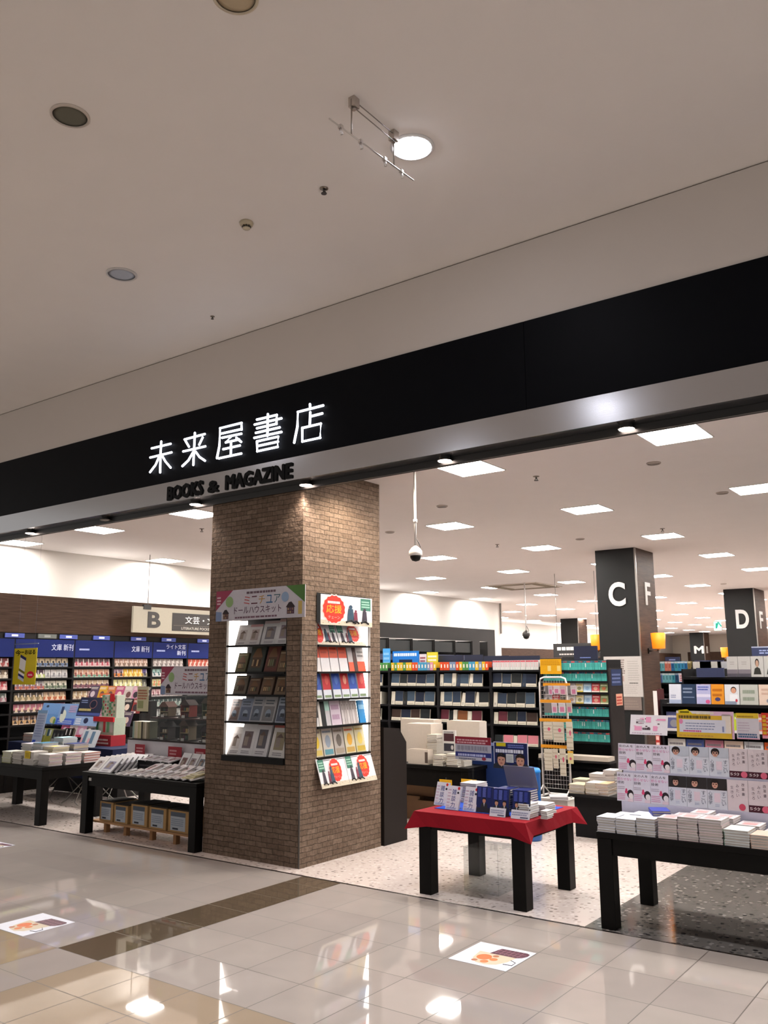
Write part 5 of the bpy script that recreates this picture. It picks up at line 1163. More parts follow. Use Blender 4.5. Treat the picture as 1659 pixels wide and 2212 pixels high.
stand_poster(983, 1590, 1064, 1645, 7.6, 'b0b0bc', red_art, 'red, grey and blue poster on a clear stand at the rear of the red table', -.05)
stand_poster(1066, 1602, 1142, 1664, 7.62, 'd8dae6', men_art, 'navy poster of two suited men on a clear stand', 0)
# clear box on the floor
t = thing('acrylic_box', 'clear acrylic box standing on the floor under the red table', 'box', (-4.37, 7.12, .002)); w, d, h = .36, .36, .38
for nm, p, q in (('front_pane', (0, 0, 0), (w, .006, h)), ('back_pane', (0, d - .006, 0), (w, d, h)), ('side_pane', (0, .0065, 0), (.006, d - .0065, h)), ('side_pane', (w - .006, .0065, 0), (w, d - .0065, h)), ('top_pane', (0, 0, h + .0005), (w, d, h + .006))): B().box(p, q, 'ffffff').build(nm, 'acrylic', t)
# blue things between the red table and the notebooks
t = thing('blue_bin', 'bright blue bin with a shiny lid behind the right of the red table', 'bin', (at(1146, 1700, y=9.6).x, 9.6, 0))
B().lathe([(.105, 0), (.115, .02), (.122, .76), (.12, .77)], '134a88', 24).build('bin_body', 'plastic', t); B().lathe([(.126, .77), (.13, .79), (.112, .82), (.035, .835), (.004, .835)], '2b86d6', 24).build('lid', 'gloss', t)
t = thing('blue_counter', 'navy blue display counter between cream cartons and the blue bin', 'counter', (at(1015, 1700, y=10.2).x, 10.2, 0)); B().box((0, 0, 0), (.62, .4, .98), '162650').build('body', 'dark', t); B().box((-.02, -.02, .98), (.64, .42, 1.0), '162650').build('top', 'dark', t)

# ------------------------------------------------------------------ white wire rack with hanging packs
K0 = at(1170, 1600, y=11.75).x; K1 = at(1229, 1600, y=11.75).x; kw = K1 - K0; zt_, zb_ = 1.87, .2
t = thing('wire_rack', 'white wire rack of hanging packs in front of the teal comics', 'rack', (K0, 11.75, 0))
b = B(); b.tube([(0, 0, zb_ - .02), (0, 0, zt_ - .08), (.02, 0, zt_ - .02), (.08, 0, zt_), (kw - .08, 0, zt_), (kw - .02, 0, zt_ - .02), (kw, 0, zt_ - .08), (kw, 0, zb_ - .02)], .013, 'dedad8', 8); b.build('frame', 'plastic', t)
b = B()
for k in range(10): b.cyl((kw * (k + .5) / 10, 0, .3), (kw * (k + .5) / 10, 0, zt_ - .04), .0025, 'c8c4c2', 5, cap=False)
for k in range(26): b.cyl((.0, 0, .3 + .06 * k), (kw, 0, .3 + .06 * k), .0025, 'c8c4c2', 5, cap=False)
o = b.build('wire_grid', 'metal', t)
b = B()
for s in (-.2, .2): b.tube([(0, 0, .34), (0, s, .2)], .01, 'dedad8', 6); b.tube([(kw, 0, .34), (kw, s, .2)], .01, 'dedad8', 6)
b.tube([(-.02, -.24, .19), (kw + .06, -.24, .19), (kw + .06, .24, .19), (-.02, .24, .19), (-.02, -.24, .19)], .016, 'dcd8d4', 8); b.build('base_frame', 'plastic', t)
B().box((.02, -.2, .03), (kw + .03, .2, .17), 'cfcac4').build('base_box', 'plastic', t)
for x in (.04, kw): 
    for y in (-.17, .17): B().cyl((x - .012, y, .018), (x + .012, y, .018), .018, '5a5654', 10).build('caster', 'plastic', t)
for k, (v, w0, w1) in enumerate(((1479, .18, 1.15), (1515, .05, 1.15), (1556, 0, 1.15), (1613, .02, .95))):
    z = at(1200, v, y=11.7).z; B().box((kw * w0, -.045, z - .022), (kw * w1, -.02, z + .022), 'e59a2c').build('orange_strip', 'gloss', t); 
    for f in (.25, .75): B().cyl((kw * f, -.02, z), (kw * f, 0, z), .004, 'c8c4c2', 6).build('hook', 'metal', t)


def pack(u0, u1, v0, v1, c, deco, nm, k, row):
    a, c_ = at(u0, v0, y=11.67), at(u1, v1, y=11.67); W, H = c_.x - a.x, a.z - c_.z
    b = B().box((0, 0, 0), (W * .96, .012, H), c); b.T = CARD
    for kind, x0, y0, x1, y1, cc in deco: (b.rect(x0 * W, y0 * H, x1 * W, y1 * H, cc, .001) if kind == 'r' else b.ell(x0 * W, y0 * H, x1 * W, y1 * H, cc, .0015) if kind == 'e' else b.bars(x0 * W, y0 * H, x1 * W, y1 * H, 5, cc, .001, .3, k))
    o = b.build('hanging_pack', 'gloss'); o.location = (a.x, 11.655 - .01 * (k % 2), c_.z); o.rotation_euler = (.06 * (k % 2), 0, 0); tag(o, '%s, %s from the left in the %s row of the wire rack' % (nm, nth(k), row), 'stationery', 'packs on the wire rack')


PK = (('r', .2, .1, .8, .6, 'c87a9a'), ('b', .1, .66, .9, .95, '9a8a94'))
for k, (u0, u1, c) in enumerate(((1178, 1186, '6f6a6a'), (1186, 1196, 'd6c8d4'), (1196, 1210, 'e0d8dc'), (1210, 1225, 'd8c0c0'), (1226, 1236, '7a7674'), (1234, 1248, 'dcd4d8'))): pack(u0, u1, 1481, 1499 + (k % 2) * 2, c, PK if k not in (0, 4) else (), 'grey pack' if k in (0, 4) else 'white and pink pack', k, 'top')
for k, (u0, u1, c) in enumerate(((1176, 1193, '75706e'), (1193, 1206, 'dcd0d8'), (1207, 1223, 'e0dade'), (1225, 1238, 'cfc8bc'))): pack(u0, u1, 1518, 1540, c, PK if k else (), ('grey pack', 'white and pink pack', 'white and pink pack', 'cream pack')[k], k, 'second')
DC = (('b', .05, .05, .95, .95, 'b8ac98'), ('e', .6, .6, .14, .1, 'd05a78'))
for k, (u0, u1, v1) in enumerate(((1174, 1196, 1598), (1196, 1222, 1604), (1223, 1240, 1620))): pack(u0, u1, 1559, v1, 'd8cebc', DC, 'cream calendar pack', k, 'third')
for k, (u0, u1, v1) in enumerate(((1176, 1196, 1664), (1196, 1209, 1660), (1209, 1225, 1676))): pack(u0, u1, 1617, v1, 'd6ccba', DC if k else (('b', .05, .05, .95, .95, 'b8ac98'),), 'cream calendar pack', k, 'fourth')
pack(1227, 1240, 1622, 1650, 'dccf9a', (('r', 0, .85, 1, 1, 'e0a83a'), ('e', .5, .4, .2, .12, 'd05a78')), 'tilted cream pack', 6, 'lowest')
stack(K0 + .35, 11.5, .206, .24, .3, 6, .006, (('d8d4d8', 'c8b0b4'),), 'white leaflet', 'pile on the rack base', 'leaflets on the rack base', .5)
a, c = at(1165, 1424, y=12.15), at(1212, 1456, y=12.15); b = B().box((0, 0, 0), (c.x - a.x, .006, a.z - c.z), 'd99f14'); b.T = CARD; W, H = c.x - a.x, a.z - c.z
for q in (.35, .8): b.rect(W * q, H * .2, W * q + W * .16, H * .55, 'e6c878', .001)
b.bars(W * .05, H * .6, W * .95, H * .95, 3, 'b87f0a', .001, .5, 3); o = b.build('shelf_sign', 'gloss'); o.location = (a.x, 12.17, c.z); tag(o, 'amber yellow sign board above the white wire rack', 'sign'); B().box((W * .5 - .01, .008, -(c.z - 2.021)), (W * .5 + .01, .014, H * .7), '8a8a8a').build('post', 'metal', o)

# ------------------------------------------------------------------ gondola of notebooks and teal comics
GY = 12.2


def gondola(x0, x1, y, h, d, zs, label, group=None):
    t = thing('gondola_shelf', label, 'shelf unit', (x0, y, 0), 0, group); w = x1 - x0
    B().box((0, d - .02, 0), (w, d, h), '151416').build('back_panel', 'matte', t)
    for x in (0, w - .02): B().box((x, 0, 0), (x + .02, d - .021, h), '171618').build('side_panel', 'blackwood', t)
    for z in zs: B().box((.021, 0, z - .03), (w - .021, d - .021, z), '121113').build('shelf', 'blackwood', t)
    B().box((.021, -.0, 0), (w - .021, d - .021, .5), '131214').build('base', 'blackwood', t)
    return t


BX = (-9.92, -8.917, -7.909, -6.905, -6.02)
ZN = (1.978, 1.72, 1.405, 1.14, .82)
for k in range(4): gondola(BX[k], BX[k + 1] - .004, GY, 2.02, .5, ZN, 'black shelf unit of diaries, %s from the left facing the shopfront' % nth(k), 'diary shelf units')
TZ = (1.972, 1.81, 1.648, 1.479, 1.297, 1.116, .935)
gondola(-6.015, -4.93, GY, 2.12, .5, TZ, 'black shelf unit of teal comics to the left of pillar C')
SPM = {}


def spine_row(x0, x1, y, z, h, wd, cols, nm, where, group, jit=.004, mat_='gloss', lean=0.0):
    n = int((x1 - x0) / wd)
    for k in range(n):
        c = cols[k % len(cols)] if isinstance(cols, tuple) else cols(k, n)
        key = (wd, h, c)
        if key not in SPM:
            b = B().box((-wd * .47, 0, 0), (wd * .47, .12, h), c[0], top='e4ddd0'); b.T = CARD
            if len(c) > 1: b.rect(-wd * .47, h * .8, wd * .47, h * .97, c[1], .0008)
            if len(c) > 2: b.rect(-wd * .2, h * .3, wd * .2, h * .72, c[2], .0008)
            SPM[key] = b.mesh('volume'); SPM[key].materials.append(M[mat_])
        lab = c[3] if len(c) > 3 else nm
        inst(SPM[key], 'comic' if 'teal comic' in lab else 'memo_book' if 'memo' in lab else 'booklet' if 'booklet' in lab else 'hardcover', '%s, %s from the left %s' % (lab, nth(k), where), 'book', (x0 + wd * (k + .5), y + random.uniform(0, jit * 3), z), 0, group)


def memo(cs): return tuple((c, c, 'e6dfd4', nm) for c, nm in cs)


G_, B_, Y_, O_, P_, N_, L_ = ('4f8f4a', 'green memo book'), ('7a8fae', 'grey blue memo book'), ('d8b02a', 'yellow memo book'), ('d8502a', 'orange memo book'), ('d890a8', 'pink memo book'), ('8a7a5a', 'tan memo book'), ('4a9ac0', 'sky blue memo book')
seqs = ((G_, G_, B_, B_, B_, B_, N_, N_, N_, G_, Y_, Y_, G_), (Y_, G_, Y_, Y_, G_, Y_, Y_, O_, O_, L_, L_, L_, B_, P_), (O_, O_, O_, B_, B_, O_, Y_, G_, G_, L_, L_, Y_, B_, Y_, O_, G_))
for k in range(3): spine_row(BX[k] + .03, BX[k + 1] - .03, GY + .02, ZN[0] + .0, .135, .062, memo(seqs[k]), 'memo', 'on top shelf, %s diary unit' % ORD[k], 'memo books on the diary units')
spine_row(BX[3] + .03, BX[4] - .03, GY + .02, ZN[0], .15, .045, (('d8d8d4', 'd0606a', 'dcc0c0', 'coral banded booklet'), ('dcdcd8', 'c8606a', 'd8b8b8', 'coral banded booklet')), 'x', 'on top shelf, fourth diary unit', 'coral booklets on the diary units')
DIARY = (('1c2436', 'navy'), ('1e2224', 'black'), ('2a3648', 'slate blue'), ('3a2a24', 'dark brown'), ('5a2430', 'wine red'), ('7a4a2a', 'tan leather'), ('2a3a2a', 'dark green'), ('c87a84', 'dusty pink'), ('c8502a', 'orange'), ('3a4a5a', 'steel blue'))


def diary_row(x0, x1, z, hh, seed, row, unit, pick):
    r = random.Random(seed); x = x0; k = 0
    while x < x1 - .05:
        spine = r.random() < .3; i = r.choice(pick); c, nm = DIARY[i]
        w = r.uniform(.05, .075) if spine else r.uniform(.15, .2)
        if x + w > x1: break
        h = hh * r.uniform(.9, 1.0)
        if spine:
            b = B().box((-w / 2, 0, 0), (w / 2, .18, h), 'd9d2c2' if r.random() < .6 else c, top='e0d8c8'); b.T = CARD; b.bars(-w * .2, h * .1, w * .2, h * .3, 3, '6a6460', .001, .5, seed); lab = 'spine-out cream diary'
        else:
            b = B().box((-w * .48, 0, 0), (w * .48, .03, h), c, side='d8d0c0'); b.T = CARD; b.rect(-w * .48, 0, w * .48, h * r.uniform(.22, .3), 'd6cebc', .0012); b.bars(-w * .4, h * .05, w * .4, h * .16, 2, '8a8474', .0016, .4, k); lab = nm + ' diary with a cream band'
        o = b.build('diary', 'gloss'); o.location = (x + w / 2, GY + .015, z); o.rotation_euler = (-.1, r.uniform(-.03, .03) if not spine else .12 * (k % 2), 0)
        tag(o, '%s, %s from left, row %s of %s diary unit' % (lab, nth(k), ORD[row], unit), 'diary', 'diaries on the diary units'); x += w + .008; k += 1


for u in range(4):
    for row, hh in ((1, .21), (2, .235), (3, .2), (4, .17)):
        if row == 4 and u < 3: continue
        pick = ((0, 1, 2, 9), (0, 1, 2, 2, 9), (0, 1, 3, 5, 4), (3, 4, 1, 5, 7, 8, 6))[row - 1] if row < 4 else (7, 7, 1)
        diary_row(BX[u] + .03, BX[u + 1] - .03, ZN[row], hh, u * 7 + row * 3 + 1, row, ORD[u], pick)
TEAL = (('4fb3aa', 'c04a50', '3f9a92'), ('4bada4', '3a5a7a', 'e2e8e6'), ('55b8ae', '2a4a5a', '3f9a92'), ('4fb3aa', '8a3a44', '44a098'), ('49aaa2', '2f4a6a', '3f9a92'), ('52b5ab', '3a5a7a', '3d968e'))
for r_, z in enumerate(TZ):
    if r_ in (2, 3):
        it = [(1, .135, c, d, nm) for c, d, nm in (('c8c0c4', D1('8a8488', '4a4448'), 'grey magazine'), ('b0424a', D1('e0c8c8', 'd8a8a0'), 'red magazine'), ('6a6460', D1('c8c0b8', '3a3438'), 'dark magazine'), ('cfcac8', D1('9a9490', 'b08a7a'), 'pale magazine'), ('d8d0b8', D1('c8b04a', '8a8a6a'), 'cream magazine'), ('a8c4dc', D1('d8e4ec', '8aa8c8'), 'pale blue magazine'), ('c04a50', D1('e8d0c8', 'd8a08a'), 'red magazine'), ('8a9a6a', D1('d8d8b8', 'c0704a'), 'green magazine'))]
        tier(-5.99, -4.96, GY + .02, z, .135, .01, it, ('third', 'fourth')[r_ - 2] + ' row of the teal comic unit', -.15)
    else:
        spine_row(-5.99, -4.96, GY + .02, z, .135, .031, tuple(TEAL[(k * 5 + r_ * 2 + k // 4) % 6] for k in range(33)), 'teal comic', 'on shelf %s of the teal unit' % ORD[r_], 'teal comics by pillar C')
t = thing('magazine_tray', 'sloping tray of newspapers below the teal comics', 'tray', (-6.0, GY - .25, .62)); B().box((0, 0, .04), (1.12, .25, .07), '2a2828').build('tray', 'blackwood', t); B().box((.02, -.01, .0705), (1.1, .24, .13), 'c9bcae').build('newspaper', 'paper', t)
B().box((0, .02, -.12), (.03, .25, .0395), '2a2828').build('bracket', 'metal', t); B().box((1.09, .02, -.12), (1.12, .25, .0395), '2a2828').build('bracket', 'metal', t)
t = thing('label_panel', 'dark panel with two small labels at the right end of the teal comics', 'panel', (-4.925, GY - .02, 0)); B().box((0, 0, 0), (.02, .5, 2.0), '2a2625').build('panel', 'blackwood', t)
b = B(); b.T = Matrix.Translation((.021, 0, 0)) @ FACEX; b.rect(.05, 1.74, .45, 1.98, '2c3450', 0); b.bars(.08, 1.78, .42, 1.94, 3, '5a6488', .0005, .5, 2); b.rect(.2, 1.45, .45, 1.62, 'c8907a', 0); b.bars(.22, 1.47, .43, 1.6, 3, '9a3a34', .0005, .6, 3); b.build('labels', 'flat', t)
# signs on the gondola tops and further gondolas
for k, (u0, v0, u1, v1, y, base, dc, lab) in enumerate(((848, 1407, 905, 1429, 12.5, '1f74c8', 'd8e8f8', 'blue sign with a dark label on top of the diary units'), (906, 1413, 921, 1431, 12.5, 'd8ccd4', '8a3a4a', 'small white and pink card beside the blue sign'), (922, 1409, 946, 1431, 12.5, 'd8c83a', 'f4f0d8', 'yellow card beside the blue sign'), (827, 1401, 843, 1437, 12.45, '4a9ad8', '8ac0e8', 'sky blue poster edge beside the brick pillar'))):
    a, c = at(u0, v0, y=y), at(u1, v1, y=y); W, H = c.x - a.x, a.z - 2.0215; b = B().box((0, 0, 0), (W, .006, H), base); b.T = CARD
    if k == 0: b.rect(W * .25, H * .1, W * .75, H * .5, '1d2440', .001); b.bars(W * .05, H * .7, W * .95, H * .95, 1, dc, .001, .7, 1)
    else: b.bars(W * .1, H * .2, W * .9, H * .9, 3, dc, .001, .5, k)
    o = b.build('shelf_sign', 'gloss'); o.location = (a.x, y, 2.021); tag(o, lab, 'sign')
for k, (u0, u1, v) in enumerate(((948, 1000, 1423), (1004, 1042, 1422), (1045, 1100, 1424), (1100, 1165, 1424), (1240, 1290, 1417))):
    a, c = at(u0, v + 6, y=12.6), at(u1, v - 8, y=12.6); b = B().box((0, 0, 0), (c.x - a.x, .03, c.z - 2.022 if c.z > 2.06 else .05), '10152c'); b.T = CARD; b.bars(.1, .03, c.x - a.x - .1, .06, 1, '6a78b0', .001, .5, k)
    o = b.build('category_tag', 'plastic'); o.location = (a.x, 12.6, 2.0215 if k < 4 else 2.121); tag(o, 'navy category tag on the shelf tops, %s from the left' % nth(k), 'tag', 'navy tags on the shelf tops')
q = at(1196, 1420, y=19); t = thing('section_sign', 'hanging black section sign with small white print left of pillar C', 'sign', (q.x, 19, q.z)); B().box((0, 0, 0), (1.2, .05, .32), '1d1c1c').build('board', 'plastic', t); b = B(); b.T = CARD; b.bars(.1, .16, 1.1, .27, 1, 'd8d4d0', .001, .7, 2); b.bars(.15, .05, 1.0, .1, 1, 'a8a4a0', .001, .7, 3); b.build('print', 'flat', t)
for x in (.1, 1.1): B().cyl((x, .025, .32), (x, .025, ZS - q.z), .006, '8a8682', 6).build('rod', 'metal', t)
gondola(-12.6, -8.2, 19.5, 2.1, .6, (1.8,), 'dark shelf unit further back behind the diary units')
gondola(-13.5, -9.6, 24.0, 2.3, .6, (1.8,), 'dark shelf unit far back behind the diary units')

# ------------------------------------------------------------------ black fixture with book piles
t = thing('display_counter', 'low black counter piled with books, between red table and riser table', 'counter', (-4.60, 10.1, 0)); B().box((0, 0, 0), (1.0, .85, .47), '121112').build('body', 'blackwood', t); B().box((-.05, -.06, .4705), (1.05, .9, .50), '151415').build('top', 'blackwood', t)
CB = (('d8c8a8', 'a88a5a'), ('e0d8d0', 'b89a70'), ('d0c0a0', '8a6a44'))
zt = .5015
for k, (u, y, n, w, d, cs, nm) in enumerate(((1255, 10.22, 6, .2, .26, CB, 'cream brown book'), (1288, 10.2, 8, .17, .26, CB, 'cream brown book'), (1309, 10.2, 8, .15, .26, (('e8dcd8', 'd8c8b8'), ('d8b088', 'b07a3a')), 'white and tan book'), (1300, 10.5, 12, .22, .24, (('e8dcdc', 'd8c8c8'), ('e0d4d0', 'd0b8b8')), 'pinkish white book'), (1262, 10.55, 7, .2, .22, CB, 'cream brown book'), (1325, 10.5, 15, .15, .24, (('e2d8d8', 'd0c0c0'),), 'white book'))):
    stack(at(u, 1700, y=y).x, y, zt, w, d, n, .017, cs, nm, '%s pile on the black counter' % nth(k), 'piles on the black counter')

# ------------------------------------------------------------------ right table with stepped riser
TY0, TY1 = 6.74, 7.72
table('long dark wood table at the right edge with white books and a stepped riser', -2.90, -.55, TY0, TY1, .72, .118, .17)
zt = .7215
FX = [at(u, 1800, y=6.76).x for u in (1291, 1331, 1375, 1417, 1421, 1464, 1509, 1562, 1619, 1680, 1740, 1806, 1876, 1950)]
WB = (('dcdce4', 'cfcfd2'), ('e0e0e6', 'd4d0cc'), ('d4d8e8', 'c8c8cc')); PKB = (('e4c8c8', 'b0a8b0'), ('dcd0d4', 'a8a0a8'), ('e0d4d8', 'b8b0b8')); GRB = (('e0e4e4', '6fa890'), ('dce0e0', 'a8c8a8')); PEB = (('e8c8b8', 'c8a08a'), ('e0d0c4', 'b89a88'))
SETS = ((0, 1, 6, WB, 'white book', 'first'), (1, 2, 6, WB, 'white book', 'second'), (2, 3, 7, WB, 'white book', 'third'), (4, 5, 8, PKB, 'pink and grey book', 'fourth'), (5, 6, 9, PKB, 'pink and grey book', 'fifth'), (6, 7, 9, PKB, 'pink and grey book', 'sixth'), (7, 8, 6, GRB, 'green edged book', 'seventh'), (8, 9, 5, PEB, 'peach book', 'eighth'), (9, 10, 6, PEB, 'peach book', 'ninth'))
for i, j, n, cs, nm, o_ in SETS:
    w = FX[j] - FX[i]; x = (FX[i] + FX[j]) / 2
    stack(x, 6.862, zt, w * .95, .215, n, .0185, cs, nm, '%s front stack, right-hand table' % o_, 'front stacks on the right-hand table', 0, None if o_ not in ('fourth', 'fifth', 'sixth') else 'e2a8a8', jig=.003)
    stack(x + .02, 7.1, zt, w * .92, .2, max(4, n - 1 + (i % 2)), .0185, cs if i < 4 else (('e4dce0', 'd0a8a8'), ('dcd4d8', 'c8b8bc')), nm, '%s rear stack, right-hand table' % o_, 'rear stacks on the right-hand table', 0, None if i < 3 else 'dc9a9a', jig=.004)
stack(at(1425, 1760, y=7.0).x, 7.0, zt + .135, .14, .2, 2, .0185, (('3a4aa8', '3040a0'),), 'blue book', 'loose pair on the right-hand table', 'front stacks on the right-hand table', .5)
t = thing('book_riser', 'pale lavender stepped riser holding two rows of upright books', 'riser', (-2.87, 7.24, zt)); rw = 2.3
B().box((0, 0, 0), (rw, .075, .172), 'b4b2c4').build('lower_step', 'plastic', t); B().box((0, .0755, 0), (rw, .2, .415), 'aeacbe').build('upper_step', 'plastic', t); B().box((0, .2005, 0), (rw, .42, .40), '8a8890').build('rear_block', 'plastic', t)
YL, YU = 7.25, 7.33


def pink_book(W, H, k):
    b = B().box((-W / 2, 0, 0), (W / 2, .02, H), 'e2dcea'); b.T = CARD; z = .0012
    b.text('女の人を', -W * .46, H * .86, H * .09, '3a3038', z, w=W * .82); b.text('怒らせない', -W * .48, H * .72, H * .1, 'e07ab0', z, w=W * .94); b.text('技術', -W * .46, H * .6, H * .1, '3a3038', z, w=W * .4)
    b.bars(-W * .46, H * .06, W * .05, H * .3, 4, 'e090b8', z, .4, k); b.bars(-W * .46, H * .42, W * .0, H * .54, 2, 'a89aa8', z, .35, k + 2)
    b.ell(W * .32, H * .26, W * .2, H * .15, '2a2228', z); b.ell(W * .36, H * .2, W * .14, H * .1, 'f0e6e8', z * 1.5); b.ell(W * .08, H * .33, W * .09, H * .06, 'e0507a', z * 1.3); b.ell(W * .08, H * .4, W * .06, H * .05, 'e0507a', z * 1.3); b.rect(W * .16, 0, W * .5, H * .1, 'e8d0dc', z * 1.8)
    return b


def blue_book(W, H, k, band):
    b = B().box((-W / 2, 0, 0), (W / 2, .02, H), 'dadde8'); b.T = CARD; z = .0012
    if band: b.rect(-W / 2, H * .62, W / 2, H, '2f2b2c', z)
    else: b.rect(-W * .1, H * .64, W / 2, H, 'c2c8d4', z)
    cx = -W * .1 if band else -W * .18
    b.ell(cx, H * .84, W * .22, H * .14, '241c1c', z * 1.5); b.ell(cx, H * .785, W * .15, H * .115, 'd0a08c', z * 2); b.ell(cx, H * .9, W * .17, H * .05, '241c1c', z * 2.2)
    for q in (-1, 1): b.ell(cx + q * W * .07, H * .81, W * .05, H * .025, '2a2020' if not band else '6a4a40', z * 2.5, 8)
    b.ell(cx, H * .74, W * .05, H * .015, 'a04a44', z * 2.5, 8)
    b.vtext('すごい', W * .22, H * .57, H * .14, '6a7080', z, 1.1); b.vtext('心理学', -W * .45, H * .57, H * .13, '5a6070', z, 1.15)
    b.rect(-W * .15, H * .22, W * .15, H * .52, 'e8d4e0', z); b.bars(-W * .12, H * .08, W * .12, H * .18, 2, 'b8c0d8', z, .5, k)
    return b


def pale_book(W, H, k, band):
    b = B().box((-W / 2, 0, 0), (W / 2, .02, H), 'dfd3d8'); b.T = CARD; z = .0012
    for q, s in enumerate(('改革書', 'みたい', '生きろ')): b.vtext(s, W * (.2 - .27 * q), H * (.9 - .05 * q), H * .1, ('6a5f68', '8a7f88', '8a7f88')[q], z, 1.5)
    if band: b.rect(-W / 2, 0, W / 2, H * .22, '4a1f2c', z); b.text('5分', -W * .46, H * .06, H * .11, 'f0e0e4', z * 1.5, w=W * .5); b.ell(W * .28, H * .11, W * .17, H * .11, 'e06a84', z * 1.5)
    else: b.ell(W * .2, H * .13, W * .16, H * .11, 'd05068', z)
    return b


LO = (1331, 1366, 1403, 1442, 1481, 1525, 1568, 1613, 1660, 1706, 1756, 1808, 1862, 1918); UP = (1337, 1375, 1411, 1449, 1491, 1534, 1577, 1618, 1661, 1705, 1754, 1805, 1858, 1914)
for rowi, (US, y, z, H, rn) in enumerate(((LO, YL, zt + .173, .232, 'lower'), (UP, YU, zt + .416, .222, 'upper'))):
    for k in range(13):
        a, c = at(US[k], 1690, y=y).x, at(US[k + 1], 1690, y=y).x; W = (c - a) * .985
        if k < 3: b, nm = pink_book(W, H, k), 'white book with pink title and a drawn head'
        elif k < 6: b, nm = blue_book(W, H, k, rowi == 0), 'pale blue book with a %s portrait' % ('dark banded' if rowi == 0 else 'pale headed')
        else: bd = (k != 6) if rowi == 0 else True; b, nm = pale_book(W, H, k, bd), 'pale pink book with %s' % ('a dark red band' if bd else 'a red dot')
        o = b.build('display_book', 'gloss'); o.location = ((a + c) / 2, y, z); o.rotation_euler = (-.12, 0, 0); tag(o, '%s, %s from left, %s riser row' % (nm, nth(k), rn), 'book', 'upright books on the %s riser row' % rn)


def top_sign(u0, v0, u1, v1, y, base, art, label, lean=-.2):
    a, c = at(u0, v0, y=y), at(u1, v1, y=y); W, H = c.x - a.x, (a.z - c.z) * 1.02
    t = thing('sign_board', label, 'sign', (a.x, y, c.z), 0, None, lean)
    b = B().box((0, 0, 0), (W, .006, H), base); b.T = CARD; art(b, W, H); b.build('board', 'gloss', t)
    B().box((W * .45, .007, zt + .40 - c.z + .02), (W * .5, .012, H * .7), 'ffffff').build('clear_post', 'acrylic', t)


def art1(b, W, H):
    r = random.Random(4)
    for k in range(14): b.rect(W * r.uniform(.08, .86), H * r.uniform(.2, .8), 0, 0, 'e2e2e6', .001) if False else b.ell(W * r.uniform(.12, .88), H * r.uniform(.25, .85), W * .035, H * .03, r.choice(('3a3038', 'e07aa8', 'e8a8c8', '4a3a40')), .001, 8)
    for x0, y0, x1, y1 in ((.42, .62, .56, .9), (.12, .2, .32, .42), (.62, .2, .74, .45), (.72, .72, .95, .82)): b.rect(W * x0, H * y0, W * x1, H * y1, 'eaa0c4', .0012)
    b.bars(W * .34, H * .24, W * .56, H * .36, 1, '4a3a44', .0014, .9, 2); b.bars(W * .06, H * .05, W * .94, H * .12, 1, 'b0a0b0', .001, .6, 3); b.bars(W * .16, H * .55, W * .4, H * .8, 3, '7a6a74', .0014, .3, 6)


def art2(b, W, H):
    b.rect(0, 0, W * .97, H * .9, 'e0b83a', .001); b.rect(W * .96, 0, W, H, 'e8b8d0', .001); b.rect(W * .6, H * .84, W, H, 'e8c0dc', .0012); b.rect(W * .05, H * .2, W * .86, H * .68, 'dfe0ee', .0014); b.rect(W * .8, H * .2, W * .95, H * .9, 'efe4d8', .0012)
    b.bars(W * .04, H * .72, W * .66, H * .85, 1, '6a5a2a', .002, .8, 3); b.bars(W * .16, H * .32, W * .7, H * .62, 3, '7a84a8', .002, .3, 4); b.bars(W * .12, H * .22, W * .45, H * .29, 1, 'd0508a', .002, .8, 5); b.ell(W * .08, H * .6, W * .035, H * .1, 'e890b8', .002); b.rect(W * .8, H * .24, W * .83, H * .45, '8a90b8', .002); b.bars(W * .04, H * .06, W * .7, H * .12, 1, 'c0904a', .002, .6, 6)
    b.poly(((W * .04, H * .9), (W * .04, H * 1.02), (W * .2, H * 1.06), (W * .27, H * .94), (W * .3, H * .86)), 'e8d428', .002); b.bars(W * .07, H * .92, W * .24, H * 1.0, 1, '4a4410', .0025, .8, 7); b.bars(W * .36, H * .88, W * .68, H * .98, 1, 'f0ead8', .0025, .9, 8)


def art3(b, W, H):
    b.rect(0, H * .8, W, H, 'e8c83a', .001); b.bars(W * .05, H * .84, W * .8, H * .93, 1, 'b08a2a', .0015, .6, 2); b.rect(W * .04, H * .26, W * .96, H * .78, 'e0dce4', .001); b.bars(W * .06, H * .3, W * .6, H * .7, 4, 'c8b8c8', .0015, .4, 3); b.bars(W * .06, H * .06, W * .94, H * .24, 2, '4a6a90', .0015, .7, 4); b.rect(0, 0, W, H * .04, 'e8a8c0', .001)


def art4(b, W, H): b.bars(W * .08, H * .16, W * .5, H * .95, 5, 'f4c83a', .001, .75, 9); b.rect(0, 0, W, H * .12, 'e8a0b0', .001); b.bars(W * .5, H * .2, W * .95, H * .9, 5, 'f0b8b0', .001, .5, 3)


